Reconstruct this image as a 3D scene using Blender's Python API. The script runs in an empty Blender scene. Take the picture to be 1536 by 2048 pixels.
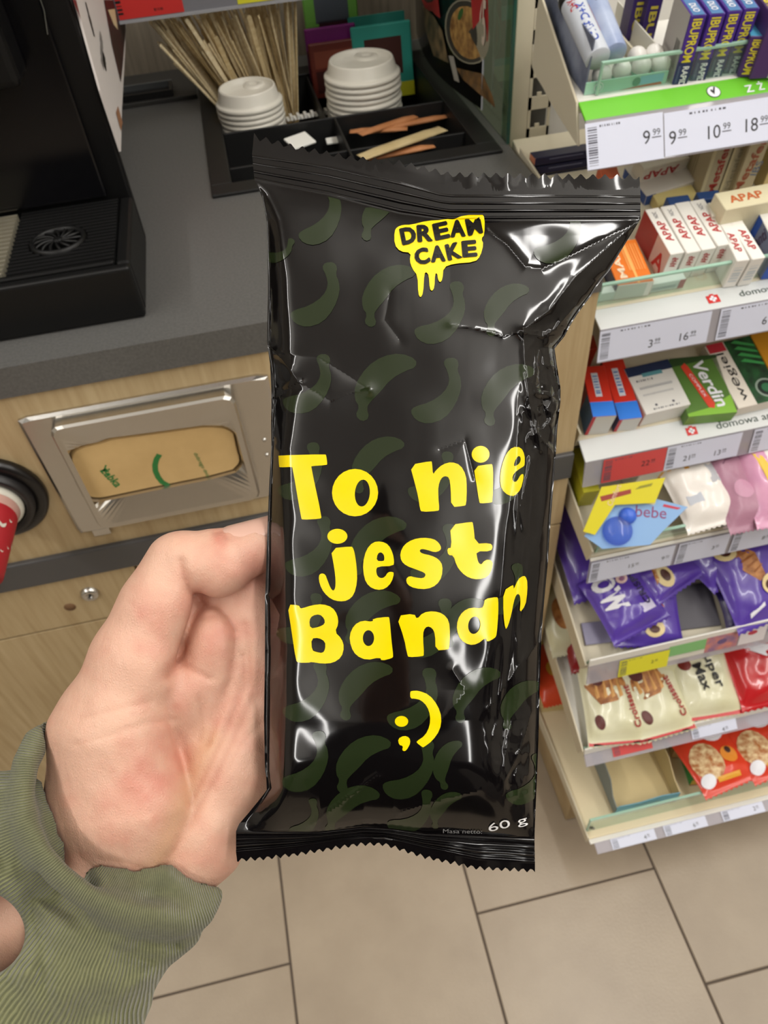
import bpy, math, random
import numpy as np
from mathutils import Vector, Matrix

# ---------------------------------------------------------------- camera
W, H = 1536, 2048
FPX = 1502.85
CAM = np.array([0.0, 0.0, 1.32])
RT = np.array([0.9757, -0.2092, -0.0652]); FW = np.array([0.0945, 0.6705, -0.7358])
FW = FW / np.linalg.norm(FW); RT = RT - FW * (RT @ FW); RT /= np.linalg.norm(RT); UP = np.cross(RT, FW)
scene = bpy.context.scene
cd = bpy.data.cameras.new('camera'); cam = bpy.data.objects.new('camera', cd)
scene.collection.objects.link(cam); scene.camera = cam
cd.sensor_fit = 'HORIZONTAL'; cd.sensor_width = 36.0; cd.lens = FPX / W * 36.0; cd.clip_start = 0.01
cam.matrix_world = Matrix(((RT[0], UP[0], -FW[0], CAM[0]), (RT[1], UP[1], -FW[1], CAM[1]), (RT[2], UP[2], -FW[2], CAM[2]), (0, 0, 0, 1)))
cd.dof.use_dof = True; cd.dof.focus_distance = 0.235; cd.dof.aperture_fstop = 40.0

# ---------------------------------------------------------------- world, lights, exposure
world = bpy.data.worlds.new('world'); scene.world = world; world.use_nodes = True
world.node_tree.nodes['Background'].inputs[0].default_value = (1.0, 0.95, 0.88, 1)
world.node_tree.nodes['Background'].inputs[1].default_value = 0.42
scene.view_settings.view_transform = 'Standard'; scene.view_settings.look = 'None'
scene.view_settings.gamma = 1.0; scene.view_settings.exposure = 0.0
try: scene.view_settings.use_curve_mapping = False
except Exception: pass
def area(name, loc, target, sx, sy, power, col=(1, .96, .9)):
    l = bpy.data.lights.new(name, 'AREA'); l.shape = 'RECTANGLE'; l.size = sx; l.size_y = sy; l.energy = power; l.color = col
    o = bpy.data.objects.new(name, l); scene.collection.objects.link(o); o.location = loc
    d = Vector(target) - Vector(loc); o.rotation_euler = d.to_track_quat('-Z', 'Y').to_euler(); return o
for lx, ly, pw in ((-1.7, -1.0, 40), (.8, -1.0, 34), (2.3, -1.0, 36)):
    area('hanging_lamp_light', (lx, ly, 2.80), (lx, ly, 0), 0.12, 4.0, pw, (1, .975, .94))
    area('ceiling_fill_uplight', (lx, ly, 2.84), (lx, ly, 4), 0.5, 4.0, pw * 1.0, (1, .975, .94))  # unseen fill light, added to brighten the ceiling that the film reflects

# ---------------------------------------------------------------- helpers
A = lambda *v: np.array(v, float)
def nrm(v): return np.asarray(v, float) / np.linalg.norm(v)
def ray(x, y): return RT * (x - 768) / FPX - UP * (y - 1024) / FPX + FW
def at_z(x, y, z): r = ray(x, y); return CAM + r * (z - CAM[2]) / r[2]
def at_y(x, y, Y): r = ray(x, y); return CAM + r * Y / r[1]
def at_x(x, y, X): r = ray(x, y); return CAM + r * X / r[0]
def at_pl(x, y, O, n): r = ray(x, y); return CAM + r * (((np.asarray(O) - CAM) @ n) / (r @ n))
def along(P, d, x, y):                      # how far from P along d the sight line passes
    r = nrm(ray(x, y)); d = nrm(d); w = np.asarray(P) - CAM; b = d @ r
    return (b * (r @ w) - d @ w) / (1 - b * b)
def srgb(c):
    if isinstance(c, str): c = [int(c[i:i + 2], 16) for i in (0, 2, 4)]
    return tuple((v / 255 / 12.92 if v / 255 <= .04045 else ((v / 255 + .055) / 1.055) ** 2.4) for v in c) + (1,)
MATS = {}
def mat(name, col, rough=.5, metal=0, col2=None, scale=20, stretch=None, bump=0, bscale=60, coat=0, sss=0, spec=.5, detail=4, lo=.35, hi=.65, emit=0):
    if name in MATS: return MATS[name]
    m = bpy.data.materials.new(name); m.use_nodes = True; nt = m.node_tree; b = nt.nodes['Principled BSDF']
    b.inputs['Base Color'].default_value = srgb(col); b.inputs['Roughness'].default_value = rough; b.inputs['Metallic'].default_value = metal
    b.inputs['Specular IOR Level'].default_value = spec
    if coat: b.inputs['Coat Weight'].default_value = coat; b.inputs['Coat Roughness'].default_value = .05
    if sss: b.inputs['Subsurface Weight'].default_value = sss; b.inputs['Subsurface Radius'].default_value = (.008, .003, .0015); b.inputs['Subsurface Scale'].default_value = 1
    if emit: b.inputs['Emission Color'].default_value = srgb(col); b.inputs['Emission Strength'].default_value = emit
    if col2 is not None or bump:
        tc = nt.nodes.new('ShaderNodeTexCoord'); mp = nt.nodes.new('ShaderNodeMapping'); nt.links.new(tc.outputs['Object'], mp.inputs[0])
        if stretch: mp.inputs['Scale'].default_value = stretch
    if col2 is not None:
        n = nt.nodes.new('ShaderNodeTexNoise'); n.inputs['Scale'].default_value = scale; n.inputs['Detail'].default_value = detail
        nt.links.new(mp.outputs[0], n.inputs['Vector']); r = nt.nodes.new('ShaderNodeValToRGB')
        r.color_ramp.elements[0].position = lo; r.color_ramp.elements[1].position = hi
        r.color_ramp.elements[0].color = srgb(col); r.color_ramp.elements[1].color = srgb(col2)
        nt.links.new(n.outputs[0], r.inputs[0]); nt.links.new(r.outputs[0], b.inputs['Base Color'])
    if bump:
        n = nt.nodes.new('ShaderNodeTexNoise'); n.inputs['Scale'].default_value = bscale; n.inputs['Detail'].default_value = 3
        nt.links.new(mp.outputs[0], n.inputs['Vector']); bp = nt.nodes.new('ShaderNodeBump'); bp.inputs['Strength'].default_value = bump; bp.inputs['Distance'].default_value = .002
        nt.links.new(n.outputs[0], bp.inputs['Height']); nt.links.new(bp.outputs[0], b.inputs['Normal'])
    MATS[name] = m; return m
def clear_mat(name, tint, gloss=.12, rough=.03, haze=0):
    if name in MATS: return MATS[name]
    m = bpy.data.materials.new(name); m.use_nodes = True; nt = m.node_tree; out = nt.nodes['Material Output']; pr = nt.nodes['Principled BSDF']
    pr.inputs['Base Color'].default_value = srgb(tint); pr.inputs['Roughness'].default_value = .4
    t = nt.nodes.new('ShaderNodeBsdfTransparent'); t.inputs[0].default_value = srgb(tint)
    g = nt.nodes.new('ShaderNodeBsdfGlossy'); g.inputs['Roughness'].default_value = rough
    fr = nt.nodes.new('ShaderNodeFresnel'); fr.inputs[0].default_value = 1.45
    ge = nt.nodes.new('ShaderNodeNewGeometry'); iv = nt.nodes.new('ShaderNodeMath'); iv.operation = 'SUBTRACT'; iv.inputs[0].default_value = 1; nt.links.new(ge.outputs['Backfacing'], iv.inputs[1])
    mu = nt.nodes.new('ShaderNodeMath'); mu.operation = 'MULTIPLY'; nt.links.new(fr.outputs[0], mu.inputs[0]); nt.links.new(iv.outputs[0], mu.inputs[1])
    m1 = nt.nodes.new('ShaderNodeMixShader'); nt.links.new(mu.outputs[0], m1.inputs[0]); nt.links.new(t.outputs[0], m1.inputs[1]); nt.links.new(g.outputs[0], m1.inputs[2])
    m2 = nt.nodes.new('ShaderNodeMixShader'); m2.inputs[0].default_value = haze; nt.links.new(m1.outputs[0], m2.inputs[1]); nt.links.new(pr.outputs[0], m2.inputs[2])
    nt.links.new(m2.outputs[0], out.inputs[0]); MATS[name] = m; return m

def frame(O, ex, ey, ez):
    M = Matrix.Identity(4)
    for i in range(3):
        M[i][0] = ex[i]; M[i][1] = ey[i]; M[i][2] = ez[i]; M[i][3] = O[i]
    return M
X3 = (A(1, 0, 0), A(0, 1, 0), A(0, 0, 1))
class MB:
    """collects faces; build() links them as one mesh object"""
    def __init__(s): s.v = []; s.f = []; s.m = []; s.mats = []; s.sm = []
    def mi(s, m):
        if m not in s.mats: s.mats.append(m)
        return s.mats.index(m)
    def add(s, vs, fs, m, smooth=False):
        k = len(s.v); s.v += [tuple(map(float, p)) for p in vs]; i = s.mi(m)
        for f in fs: s.f.append(tuple(k + j for j in f)); s.m.append(i); s.sm.append(smooth)
        return s
    def box(s, lo, hi, m, ax=X3, O=(0, 0, 0), faces=None):
        ex, ey, ez = ax; O = np.asarray(O, float)
        vs = [O + ex * x + ey * y + ez * z for z in (lo[2], hi[2]) for y in (lo[1], hi[1]) for x in (lo[0], hi[0])]
        F = dict(bottom=(0, 2, 3, 1), top=(4, 5, 7, 6), front=(0, 1, 5, 4), back=(2, 6, 7, 3), left=(0, 4, 6, 2), right=(1, 3, 7, 5))
        for n, f in F.items(): s.add([vs[i] for i in f], [(0, 1, 2, 3)], (faces or {}).get(n, m))
        s._weld = True; return s
    def prism(s, poly, a, b, m, ax=X3, O=(0, 0, 0), smooth=False, cap=True):     # poly in (x,y), extruded z a..b
        ex, ey, ez = ax; O = np.asarray(O, float); n = len(poly)
        vs = [O + ex * p[0] + ey * p[1] + ez * z for z in (a, b) for p in poly]
        fs = [(i, (i + 1) % n, n + (i + 1) % n, n + i) for i in range(n)]
        s.add(vs, fs, m, smooth)
        if cap: s.add(vs, [tuple(range(n))[::-1], tuple(range(n, 2 * n))], m)
        return s
    def ribbon(s, prof, a, b, th, m, ax=X3, O=(0, 0, 0)):    # open profile (y,z) swept along x, thickness th
        P = np.array(prof, float); T = np.gradient(P, axis=0); N = np.stack([-T[:, 1], T[:, 0]], 1); N /= np.linalg.norm(N, axis=1)[:, None]
        poly = list(map(tuple, P)) + list(map(tuple, (P + N * th)[::-1]))
        return s.prism(poly, a, b, m, (ax[1], ax[2], ax[0]), O)
    def lathe(s, prof, m, ax=X3, O=(0, 0, 0), n=32, smooth=True):   # prof (r,z)
        ex, ey, ez = ax; O = np.asarray(O, float); vs = []; fs = []
        for r, z in prof:
            for i in range(n):
                t = 2 * math.pi * i / n; vs.append(O + ex * r * math.cos(t) + ey * r * math.sin(t) + ez * z)
        for j in range(len(prof) - 1):
            for i in range(n): fs.append((j * n + i, j * n + (i + 1) % n, (j + 1) * n + (i + 1) % n, (j + 1) * n + i))
        return s.add(vs, fs, m, smooth)
    def tube(s, path, r, m, n=8, cap=True):
        P = [np.asarray(p, float) for p in path]; vs = []; fs = []; up = None
        for i, p in enumerate(P):
            t = nrm(P[min(i + 1, len(P) - 1)] - P[max(i - 1, 0)])
            if up is None: up = nrm(np.cross(t, A(0.3, 0.2, 1))) 
            up = nrm(up - t * (up @ t)); b = np.cross(t, up); rr = r[i] if hasattr(r, '__len__') else r
            for k in range(n): a = 2 * math.pi * k / n; vs.append(p + rr * (up * math.cos(a) + b * math.sin(a)))
        for j in range(len(P) - 1):
            for i in range(n): fs.append((j * n + i, j * n + (i + 1) % n, (j + 1) * n + (i + 1) % n, (j + 1) * n + i))
        s.add(vs, fs, m, True)
        if cap: s.add(vs[:n], [tuple(range(n))[::-1]], m); s.add(vs[-n:], [tuple(range(n))], m)
        return s
    def mesh(s, name):
        me = bpy.data.meshes.new(name); me.from_pydata(s.v, [], s.f); me.validate(clean_customdata=False)
        for m in s.mats: me.materials.append(m)
        if len(me.polygons) == len(s.f):
            me.polygons.foreach_set('material_index', s.m); me.polygons.foreach_set('use_smooth', s.sm)
        me.update(); return me
    def build(s, name, parent=None, T=None, bevel=0, seg=2, weld=True):
        o = bpy.data.objects.new(name, s.mesh(name)); scene.collection.objects.link(o)
        if parent is not None: o.parent = parent
        if T is not None: o.matrix_world = T if parent is None else T
        if bevel:
            if weld: w = o.modifiers.new('weld', 'WELD'); w.merge_threshold = 1e-5
            b = o.modifiers.new('bevel', 'BEVEL'); b.width = bevel; b.segments = seg; b.limit_method = 'ANGLE'; b.angle_limit = math.radians(40)
        return o
def tag(o, label=None, cat=None, group=None, kind=None):
    if label: o['label'] = label
    if cat: o['category'] = cat
    if group: o['group'] = group
    if kind: o['kind'] = kind
    return o
def thing(name, label, cat, T=None, group=None):
    o = bpy.data.objects.new(name, None); scene.collection.objects.link(o); o.empty_display_size = .01
    if T is not None: o.matrix_world = T if isinstance(T, Matrix) else Matrix.Translation(Vector(T))
    return tag(o, label, cat, group)
_txt = {}
def text_geo(st, bold=False):
    if (st, bold) in _txt: return _txt[(st, bold)]
    c = bpy.data.curves.new('t', 'FONT'); c.body = st; c.resolution_u = 3
    if bold: c.offset = .022
    o = bpy.data.objects.new('t', c); scene.collection.objects.link(o)
    me = bpy.data.meshes.new_from_object(o.evaluated_get(bpy.context.evaluated_depsgraph_get()))
    v = np.array([tuple(q.co)[:2] for q in me.vertices]).reshape(-1, 2); f = [tuple(p.vertices) for p in me.polygons]
    bpy.data.objects.remove(o); bpy.data.curves.remove(c); bpy.data.meshes.remove(me)
    lo, hi = v.min(0), v.max(0); v = (v - lo) / (hi - lo)
    _txt[(st, bold)] = (v, f, (hi - lo)[0] / (hi - lo)[1]); return _txt[(st, bold)]
class Print(MB):
    """flat print on a face: O origin, x right, y up in the face (unit vectors), n outward; layers stack 0.15 mm apart"""
    def face(s, O, x, y, w, h, off=.00025):
        s.O, s.x, s.y, s.w, s.h = np.asarray(O, float), nrm(x), nrm(y), w, h; s.n = np.cross(s.x, s.y); s.off = off; s.k = 0; return s
    def _p(s, pts, lay): return [s.O + s.x * p[0] * s.w + s.y * p[1] * s.h + s.n * (s.off + lay * .00012) for p in pts]
    def poly(s, pts, m, lay=0): return s.add(s._p(pts, lay), [tuple(range(len(pts)))], m)
    def rect(s, x0, y0, x1, y1, m, lay=0): return s.poly([(x0, y0), (x1, y0), (x1, y1), (x0, y1)], m, lay)
    def disc(s, x, y, r, m, lay=0, n=20, sq=1, a0=0, a1=360):
        return s.poly([(x + r / s.w * math.cos(math.radians(a0 + (a1 - a0) * i / n)), y + sq * r / s.h * math.sin(math.radians(a0 + (a1 - a0) * i / n))) for i in range(n)], m, lay)
    def bars(s, x0, y0, x1, y1, m, n=14, lay=0, seed=1, horiz=False):
        R = random.Random(seed)
        for i in range(n):
            a, b = (i + R.uniform(0, .3)) / n, (i + R.uniform(.4, .8)) / n
            if horiz: s.rect(x0, y0 + (y1 - y0) * a, x1, y0 + (y1 - y0) * b, m, lay)
            else: s.rect(x0 + (x1 - x0) * a, y0, x0 + (x1 - x0) * b, y1, m, lay)
        return s
    def text(s, st, cx, cy, hgt, m, rot=0, width=None, lay=1, bold=False, shear=0):   # centre in fractions, hgt/width in metres
        v, f, asp = text_geo(st, bold); wd = width or hgt * asp
        q = (v - .5) * [wd, hgt]; q[:, 0] += q[:, 1] * shear; a = math.radians(rot); c, si = math.cos(a), math.sin(a)
        q = np.stack([q[:, 0] * c - q[:, 1] * si, q[:, 0] * si + q[:, 1] * c], 1)
        vs = [s.O + s.x * (cx * s.w + p[0]) + s.y * (cy * s.h + p[1]) + s.n * (s.off + lay * .00012) for p in q]
        return s.add(vs, f, m)
def rrect(w, h, r, n=6, x=0, y=0):
    return [(x + cx + r * math.cos(a), y + cy + r * math.sin(a)) for cx, cy, a0 in ((w - r, h - r, 0), (r, h - r, 90), (r, r, 180), (w - r, r, 270)) for a in [math.radians(a0 + 90 * i / n) for i in range(n + 1)]]
# shared materials
white = mat('white_paper', 'e8e8ee', .6); ink = mat('black_ink', '181818', .5); black = mat('black_plastic', '101011', .35)
red = mat('red_print', 'c8201c', .45); yellow = mat('yellow_print', 'e6d21c', .45)
# ================================================================ the setting: floor, walls, ceiling
grout = mat('grout', '574c42', .9, bump=.3, bscale=300)
tile_m = mat('floor_tile', 'a99b88', .33, col2='9c8e7c', scale=9, bump=.12, bscale=220, detail=8, lo=.3, hi=.7)
g = MB().box((-3.2, -3.2, -.05), (3.2, 2.2, -.0022), grout).build('floor'); tag(g, kind='structure')
TX = [-.164 - .2873 * 1.0 * i for i in range(9, 0, -1)] + [-.164 + .2873 * i for i in range(0, 11)]
GX, PITCH, LEN = -.170, .3004, .6
tm = MB().box((-.1485, -.2985, -.004), (.1485, .2985, 0), tile_m).build('tile', g, bevel=.0012, seg=1)
first = True
joints = {-1: .314, 0: .481, 1: .316, 2: .149}
for c in range(-8, 9):
    j0 = joints.get(c, .316 + (c % 3) * .155)
    for r in range(-5, 4):
        cx = GX + PITCH * (c + .5); cy = j0 + LEN * (r + .5)
        if cy > 1.6 or cy < -2.6 or abs(cx) > 2.6: continue
        o = tm if first else tm.copy()
        if not first: scene.collection.objects.link(o)
        first = False; o.parent = g; o.location = (cx, cy, 0)
wall_m = mat('wall_paint', 'b8b2a6', .8)
tag(MB().box((-3.2, 2.2, 0), (3.2, 2.3, 3.4), wall_m).build('wall_back'), kind='structure')
tag(MB().box((-3.3, -3.2, 0), (-3.2, 2.3, 3.4), wall_m).build('wall_left'), kind='structure')
tag(MB().box((3.2, -3.2, 0), (3.3, 2.3, 3.4), wall_m).build('wall_right'), kind='structure')
ceil_m = mat('ceiling_paint', 'e2dfda', .8)
tag(MB().box((-3.2, -3.2, 3.4), (3.2, 2.3, 3.5), ceil_m).build('ceiling'), kind='structure')
tag(MB().box((-3.2, -3.3, 0), (3.2, -3.2, 3.4), mat('shop_wall', '6a655f', .8)).build('wall_front'), kind='structure')

# ================================================================ counter
ZC, YF, XR = .96, .577, .304
lam = mat('grey_laminate', '545452', .42, col2='5f5e5c', scale=400, bump=.1, bscale=900)
oak = mat('oak_laminate', 'c0ab84', .5, col2='a99169', scale=7, stretch=(16, 16, 1.1), detail=8, lo=.3, hi=.72, bump=.08, bscale=40)
oak_b = mat('oak_edge', 'd2b98c', .5)
rail_m = mat('dark_rail', '4b4a4a', .4)
grey_oak = mat('grey_oak_panel', '8a8070', .55, col2='756b5c', scale=9, stretch=(14, 14, .9), detail=7)  # greyish wood of the niche wall behind the counter
XL, YB = -1.3, 1.27
hx0, hx1, hy0, hy1 = -.022, .276, .845, 1.185          # opening for the organiser
wt = MB()
for lo, hi in (((XL, YF - .004, ZC - .03), (XR, hy0, ZC)), ((XL, hy1, ZC - .03), (XR, YB, ZC)), ((XL, hy0, ZC - .03), (hx0, hy1, ZC)), ((hx1, hy0, ZC - .03), (XR, hy1, ZC))):
    wt.box(lo, hi, lam)
o = wt.build('worktop', bevel=.0025); tag(o, 'dark grey speckled laminate worktop under the coffee machine', 'worktop')
cab = thing('counter_cabinet', 'oak laminate counter cabinet with a dark grey rail and a round lock', 'cabinet', (XL, YF, 0))
def cb(name, lo, hi, m, bevel=.001, **k):
    return MB().box(A(*lo) - A(XL, YF, 0), A(*hi) - A(XL, YF, 0), m).build(name, cab, bevel=bevel, **k)
ZR1, ZR0 = at_y(0, 1130, YF)[2], at_y(0, 1180, YF)[2]
# dispenser & cup holes are covered by their frames; the panel is cut round the napkin recess
NX0, NX1, NZ0, NZ1 = -.205, -.052, ZC - .152, ZC - .062
bd = MB()
for lo, hi in (((XL, YF, ZR1), (NX0, YF + .018, ZC - .03)), ((NX1, YF, ZR1), (XR, YF + .018, ZC - .03)), ((NX0, YF, ZR1), (NX1, YF + .018, NZ0)), ((NX0, YF, NZ1), (NX1, YF + .018, ZC - .03))):
    bd.box(A(*lo) - A(XL, YF, 0), A(*hi) - A(XL, YF, 0), oak)
bd.build('front_panel', cab)
cb('rail', (XL, YF - .006, ZR0), (XR, YF + .012, ZR1), rail_m, .002)
zg = at_y(0, 1282, YF)[2]
cb('upper_drawer_front', (XL, YF, zg + .002), (at_y(268, 1135, YF)[0], YF + .018, ZR0 - .001), oak)
cb('right_drawer_front', (at_y(274, 1135, YF)[0], YF, zg + .002), (XR, YF + .018, ZR0 - .001), oak)
cb('lower_door', (XL, YF + .001, .1), (XR, YF + .019, zg - .002), oak)
cb('gap_trim', (XL, YF + .004, zg - .003), (XR, YF + .02, zg + .003), mat('gap_trim', '62666a', .4), 0)
cb('side_panel', (XR - .018, YF + .02, .1), (XR, YB, ZC - .03), oak)
cb('back_board', (XL, YB - .018, .1), (XR, YB, ZC - .03), oak)
cb('plinth', (XL, YF + .05, 0), (XR, YF + .07, .1), rail_m)
L0 = at_y(180, 1186, YF) - A(XL, YF, 0)
steel = mat('brushed_steel', 'c9c6c0', .27, 1, bump=.04, bscale=200, stretch=(1, 30, 30))
fr = (A(1, 0, 0), A(0, 0, 1), A(0, -1, 0))
lk = MB().lathe([(.0, .003), (.0035, .003), (.004, .0055), (.0075, .0055), (.0095, .004), (.0105, 0)], steel, fr, L0).lathe([(0, .0062), (.0012, .0062), (.0012, .003)], ink, fr, L0, 10)
lk.build('lock', cab)
MB().lathe([(0, .0004), (.0065, .0004), (.0065, 0)], mat('wood_knot', '7a5a3c', .7), fr, at_y(140, 1214, YF) - A(XL, YF, 0), 16).build('knot', cab)
# back wall panel of the niche and the shelf above
tag(MB().box((XL, YB, ZC - .2), (XR + .01, YB + .02, 2.2), grey_oak).build('wall_niche'), kind='structure')
# shelf with price rail above the counter
P0, P1 = at_y(240, 45, 1.06), at_y(560, -4, 1.06)
sh = thing('overhead_shelf', 'grey metal shelf above the counter with red and yellow price labels', 'shelf', (XL, 1.06, P0[2]))
MB().box((0, 0, .035), (XR - XL - .01, .04, .05), mat('shelf_metal', '8d8f92', .45)).build('board', sh)
MB().box((0, -.003, 0), (XR - XL - .06, 0, .052), mat('rail_plastic', '808086', .3)).build('price_rail', sh)
MB().box((0, -.005, -.001), (XR - XL - .06, -.003, .002), mat('rail_lip', 'a5a6aa', .3)).build('rail_lip', sh)
pr = Print().face((P0[0] - XL + .001, -.0035, .003), (1, 0, 0), (0, 0, 1), .075, .045)
pr.rect(0, 0, 1, 1, mat('red_label', 'd0302c', .55)); pr.bars(.0, .1, .08, .95, ink, 10, 1, 3, True); pr.text('4', .62, .6, .02, ink, shear=.15); pr.text('99', .8, .72, .012, ink); pr.bars(.55, .1, .7, .16, ink, 5, 1)
pr.build('red_price_label', sh)
pr = Print().face((P0[0] - XL + .139, -.0035, .003), (1, 0, 0), (0, 0, 1), .085, .045)
pr.rect(0, 0, 1, 1, mat('yellow_label', 'e0dc30', .55)); pr.bars(.08, .12, .5, .18, ink, 9, 1); pr.bars(.55, .1, .9, .2, ink, 8, 1)
pr.build('yellow_price_label', sh)

# cable tray with a black slot at the back of the worktop
ct = MB(); z0 = ZC
a = at_z(248, 219, z0); ct.box((a[0] - .05, a[1], z0), (-.04, YB - .002, z0 + .006), mat('dark_trim', '33322f', .5))
tag(ct.build('cable_strip', bevel=.001), 'dark flat strip along the back of the worktop beside the coffee machine', 'strip')
a = at_z(248, 205, z0 + .007); b = at_z(346, 180, z0 + .007)
cs = thing('cable_outlet', 'black slot shaped cable outlet in the dark strip at the back', 'outlet', (a[0], a[1], z0 + .0062))
w = b[0] - a[0]
MB().box((0, 0, 0), (w, .004, .008), black).box((0, .04, 0), (w, .044, .008), mat('slot_edge', '5d6061', .3)).box((w - .004, .004, 0), (w, .04, .008), black).box((-.01, .004, 0), (-.006, .04, .008), black).build('rim', cs)
MB().box((-.006, .004, 0), (w - .004, .04, .0008), mat('void_black', '040404', .9)).build('opening', cs)

# ---------------------------------------------------------------- napkin dispenser (x,z plane, protrudes toward the room)
# corners from the photograph, on the cabinet front
q = [at_y(*p, YF) for p in ((35, 837), (516, 744), (543, 900), (162, 1063))]
x0, x1, z1, z0 = q[0][0], q[1][0] + .008, (q[0][2] + q[1][2]) / 2, q[3][2]
nd = thing('napkin_dispenser', 'brushed steel napkin dispenser set in the oak counter front', 'dispenser', ((x0 + x1) / 2, YF, z0))
cxm = (x0 + x1) / 2; w = (x1 - x0); h = z1 - z0
ix0, ix1, iz0, iz1 = .024, w - .024, .002, h - .024          # inner box opening
ax = (A(1, 0, 0), A(0, 0, 1), A(0, -1, 0)); O = A(-w / 2, 0, 0)
fl = MB()
def ring(outer, inner, zo, zi, m, mb):                     # outer/inner polygons with equal counts
    n = len(outer); vs = [O + ax[0] * p[0] + ax[1] * p[1] + ax[2] * z for pl, z in ((outer, zo), (inner, zi)) for p in pl]
    mb.add(vs, [(i, (i + 1) % n, n + (i + 1) % n, n + i) for i in range(n)], m, False)
r0 = rrect(w, h, .003, 6); r1 = rrect(w - .006, h - .006, .003, 6, .003, .003)
def lp_(px, py, dy): q = at_y(px, py, YF - dy); return (q[0] - (cxm - w / 2), q[2] - z0)
ca = [lp_(91, 862, .019), lp_(488, 786, .019), lp_(505, 1003, .019), lp_(204, 1061, .019)]
ix0, ix1, iz0, iz1 = (ca[0][0] + ca[3][0]) / 2, (ca[1][0] + ca[2][0]) / 2, (ca[2][1] + ca[3][1]) / 2, (ca[0][1] + ca[1][1]) / 2
bx = MB(); op = [lp_(px, py, .013) for px, py in ((135, 918), (140, 902), (165, 891), (195, 885), (215, 877), (300, 866), (380, 855), (410, 851), (450, 853), (470, 863), (478, 900), (486, 930), (472, 946), (420, 960), (300, 984), (200, 1005), (180, 1004), (165, 995), (150, 965))]
def resample(poly, n):
    P = np.array(poly + [poly[0]]); L = np.r_[0, np.cumsum(np.linalg.norm(np.diff(P, axis=0), axis=1))]; t = np.linspace(0, L[-1], n, endpoint=False)
    return [(np.interp(k, L, P[:, 0]), np.interp(k, L, P[:, 1])) for k in t]
def by_angle(poly, c, angs):                                # polygon radius at given angles
    P = np.array(resample(poly, 600)) - c; an = np.arctan2(P[:, 1], P[:, 0]); o_ = np.argsort(an); r = np.hypot(P[:, 0], P[:, 1])[o_]; an = an[o_]
    return [(c[0] + np.interp(t, an, r, period=2 * math.pi) * math.cos(t), c[1] + np.interp(t, an, r, period=2 * math.pi) * math.sin(t)) for t in angs]
c0 = tuple(np.mean(op, axis=0)); angs = [2 * math.pi * i / 120 for i in range(120)]
RR = lambda e: by_angle([tuple(map(float, q)) for q in rrect(ix1 - ix0 - 2 * e, iz1 - iz0 - 2 * e, .009, 8, ix0 + e, iz0 + e)], c0, angs)
ob = by_angle(op, c0, angs); oc = [(c0[0] + (p[0] - c0[0]) * .985, c0[1] + (p[1] - c0[1]) * .96) for p in ob]
e0, e1, e2 = RR(0), RR(.0018), RR(.007); r0 = by_angle([tuple(map(float, q)) for q in r0], c0, angs); r1 = by_angle([tuple(map(float, q)) for q in r1], c0, angs)
ring(r0, r0, 0, .003, steel, fl); ring(r0, r1, .003, .005, steel, fl); ring(r1, e0, .005, .0045, steel, fl); fl.build('frame', nd)
ring(e0, e0, .004, .0165, steel, bx); ring(e0, e1, .0165, .019, steel, bx); ring(e1, e2, .019, .0185, steel, bx); ring(e2, ob, .0185, .0125, steel, bx); ring(ob, oc, .0125, .004, steel, bx)
bx.build('box', nd)
for px, py in ((528, 873), (533, 903)): MB().lathe([(0, .0018), (.0015, .0015), (.0022, 0)], steel, ax, at_y(px, py, YF) - A(cxm, YF + .005, z0), 10).build('rivet', nd)
MB().box((-w / 2 + .012, -.004, -.008), (-w / 2 + .03, 0, h * .6), steel).build('side_flange', nd, bevel=.001)
# napkins inside
np_m = mat('kraft_napkin', 'd8b77e', .8, col2='cfae76', scale=30, bump=.25, bscale=90)
nk = thing('napkin_stack', 'stack of folded kraft napkins with green print inside the steel dispenser', 'napkins', (cxm - w / 2 + c0[0], YF - .0005, z0 + c0[1]))
outl = [((p[0] - c0[0]) * .995, (p[1] - c0[1]) * .99) for p in oc]
for k in range(6):
    MB().prism([(p[0] * (1 - .003 * k), p[1] * (1 - .012 * k) - .0004 * k) for p in outl], .0005 + k * .0014, .0015 + k * .0014, np_m, (A(1, 0, 0), A(0, 0, 1), A(0, -1, 0))).build('napkin', nk)
gr = mat('green_print', '2f7d3c', .6)
pr = Print().face((0, -.0086, 0), (1, 0, 0), (0, 0, 1), 1, 1, .0002)
def npx(px, py): q = lp_(px, py, .0092); return (q[0] - c0[0], q[1] - c0[1])
x_, y_ = npx(224, 955); pr.text('żabka', x_, y_, .0095, gr, -74, .026, bold=True); x_, y_ = npx(403, 930); pr.text('dobrego dnia', x_, y_, .005, gr, -82, .034)
def stroke(pts, wd):
    Q = np.array([npx(*p) for p in pts]); T = np.gradient(Q, axis=0); N_ = np.stack([-T[:, 1], T[:, 0]], 1); N_ /= np.linalg.norm(N_, axis=1)[:, None]
    for i in range(len(Q) - 1): pr.poly([Q[i] - N_[i] * wd, Q[i + 1] - N_[i + 1] * wd, Q[i + 1] + N_[i + 1] * wd, Q[i] + N_[i] * wd], gr)
stroke([(319, 909), (313, 918), (310, 930), (311, 942), (316, 954), (324, 964), (337, 971)], .0026); stroke([(212, 930), (209, 938), (212, 946), (219, 951)], .0007)
pr.build('printing', nk)

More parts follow.
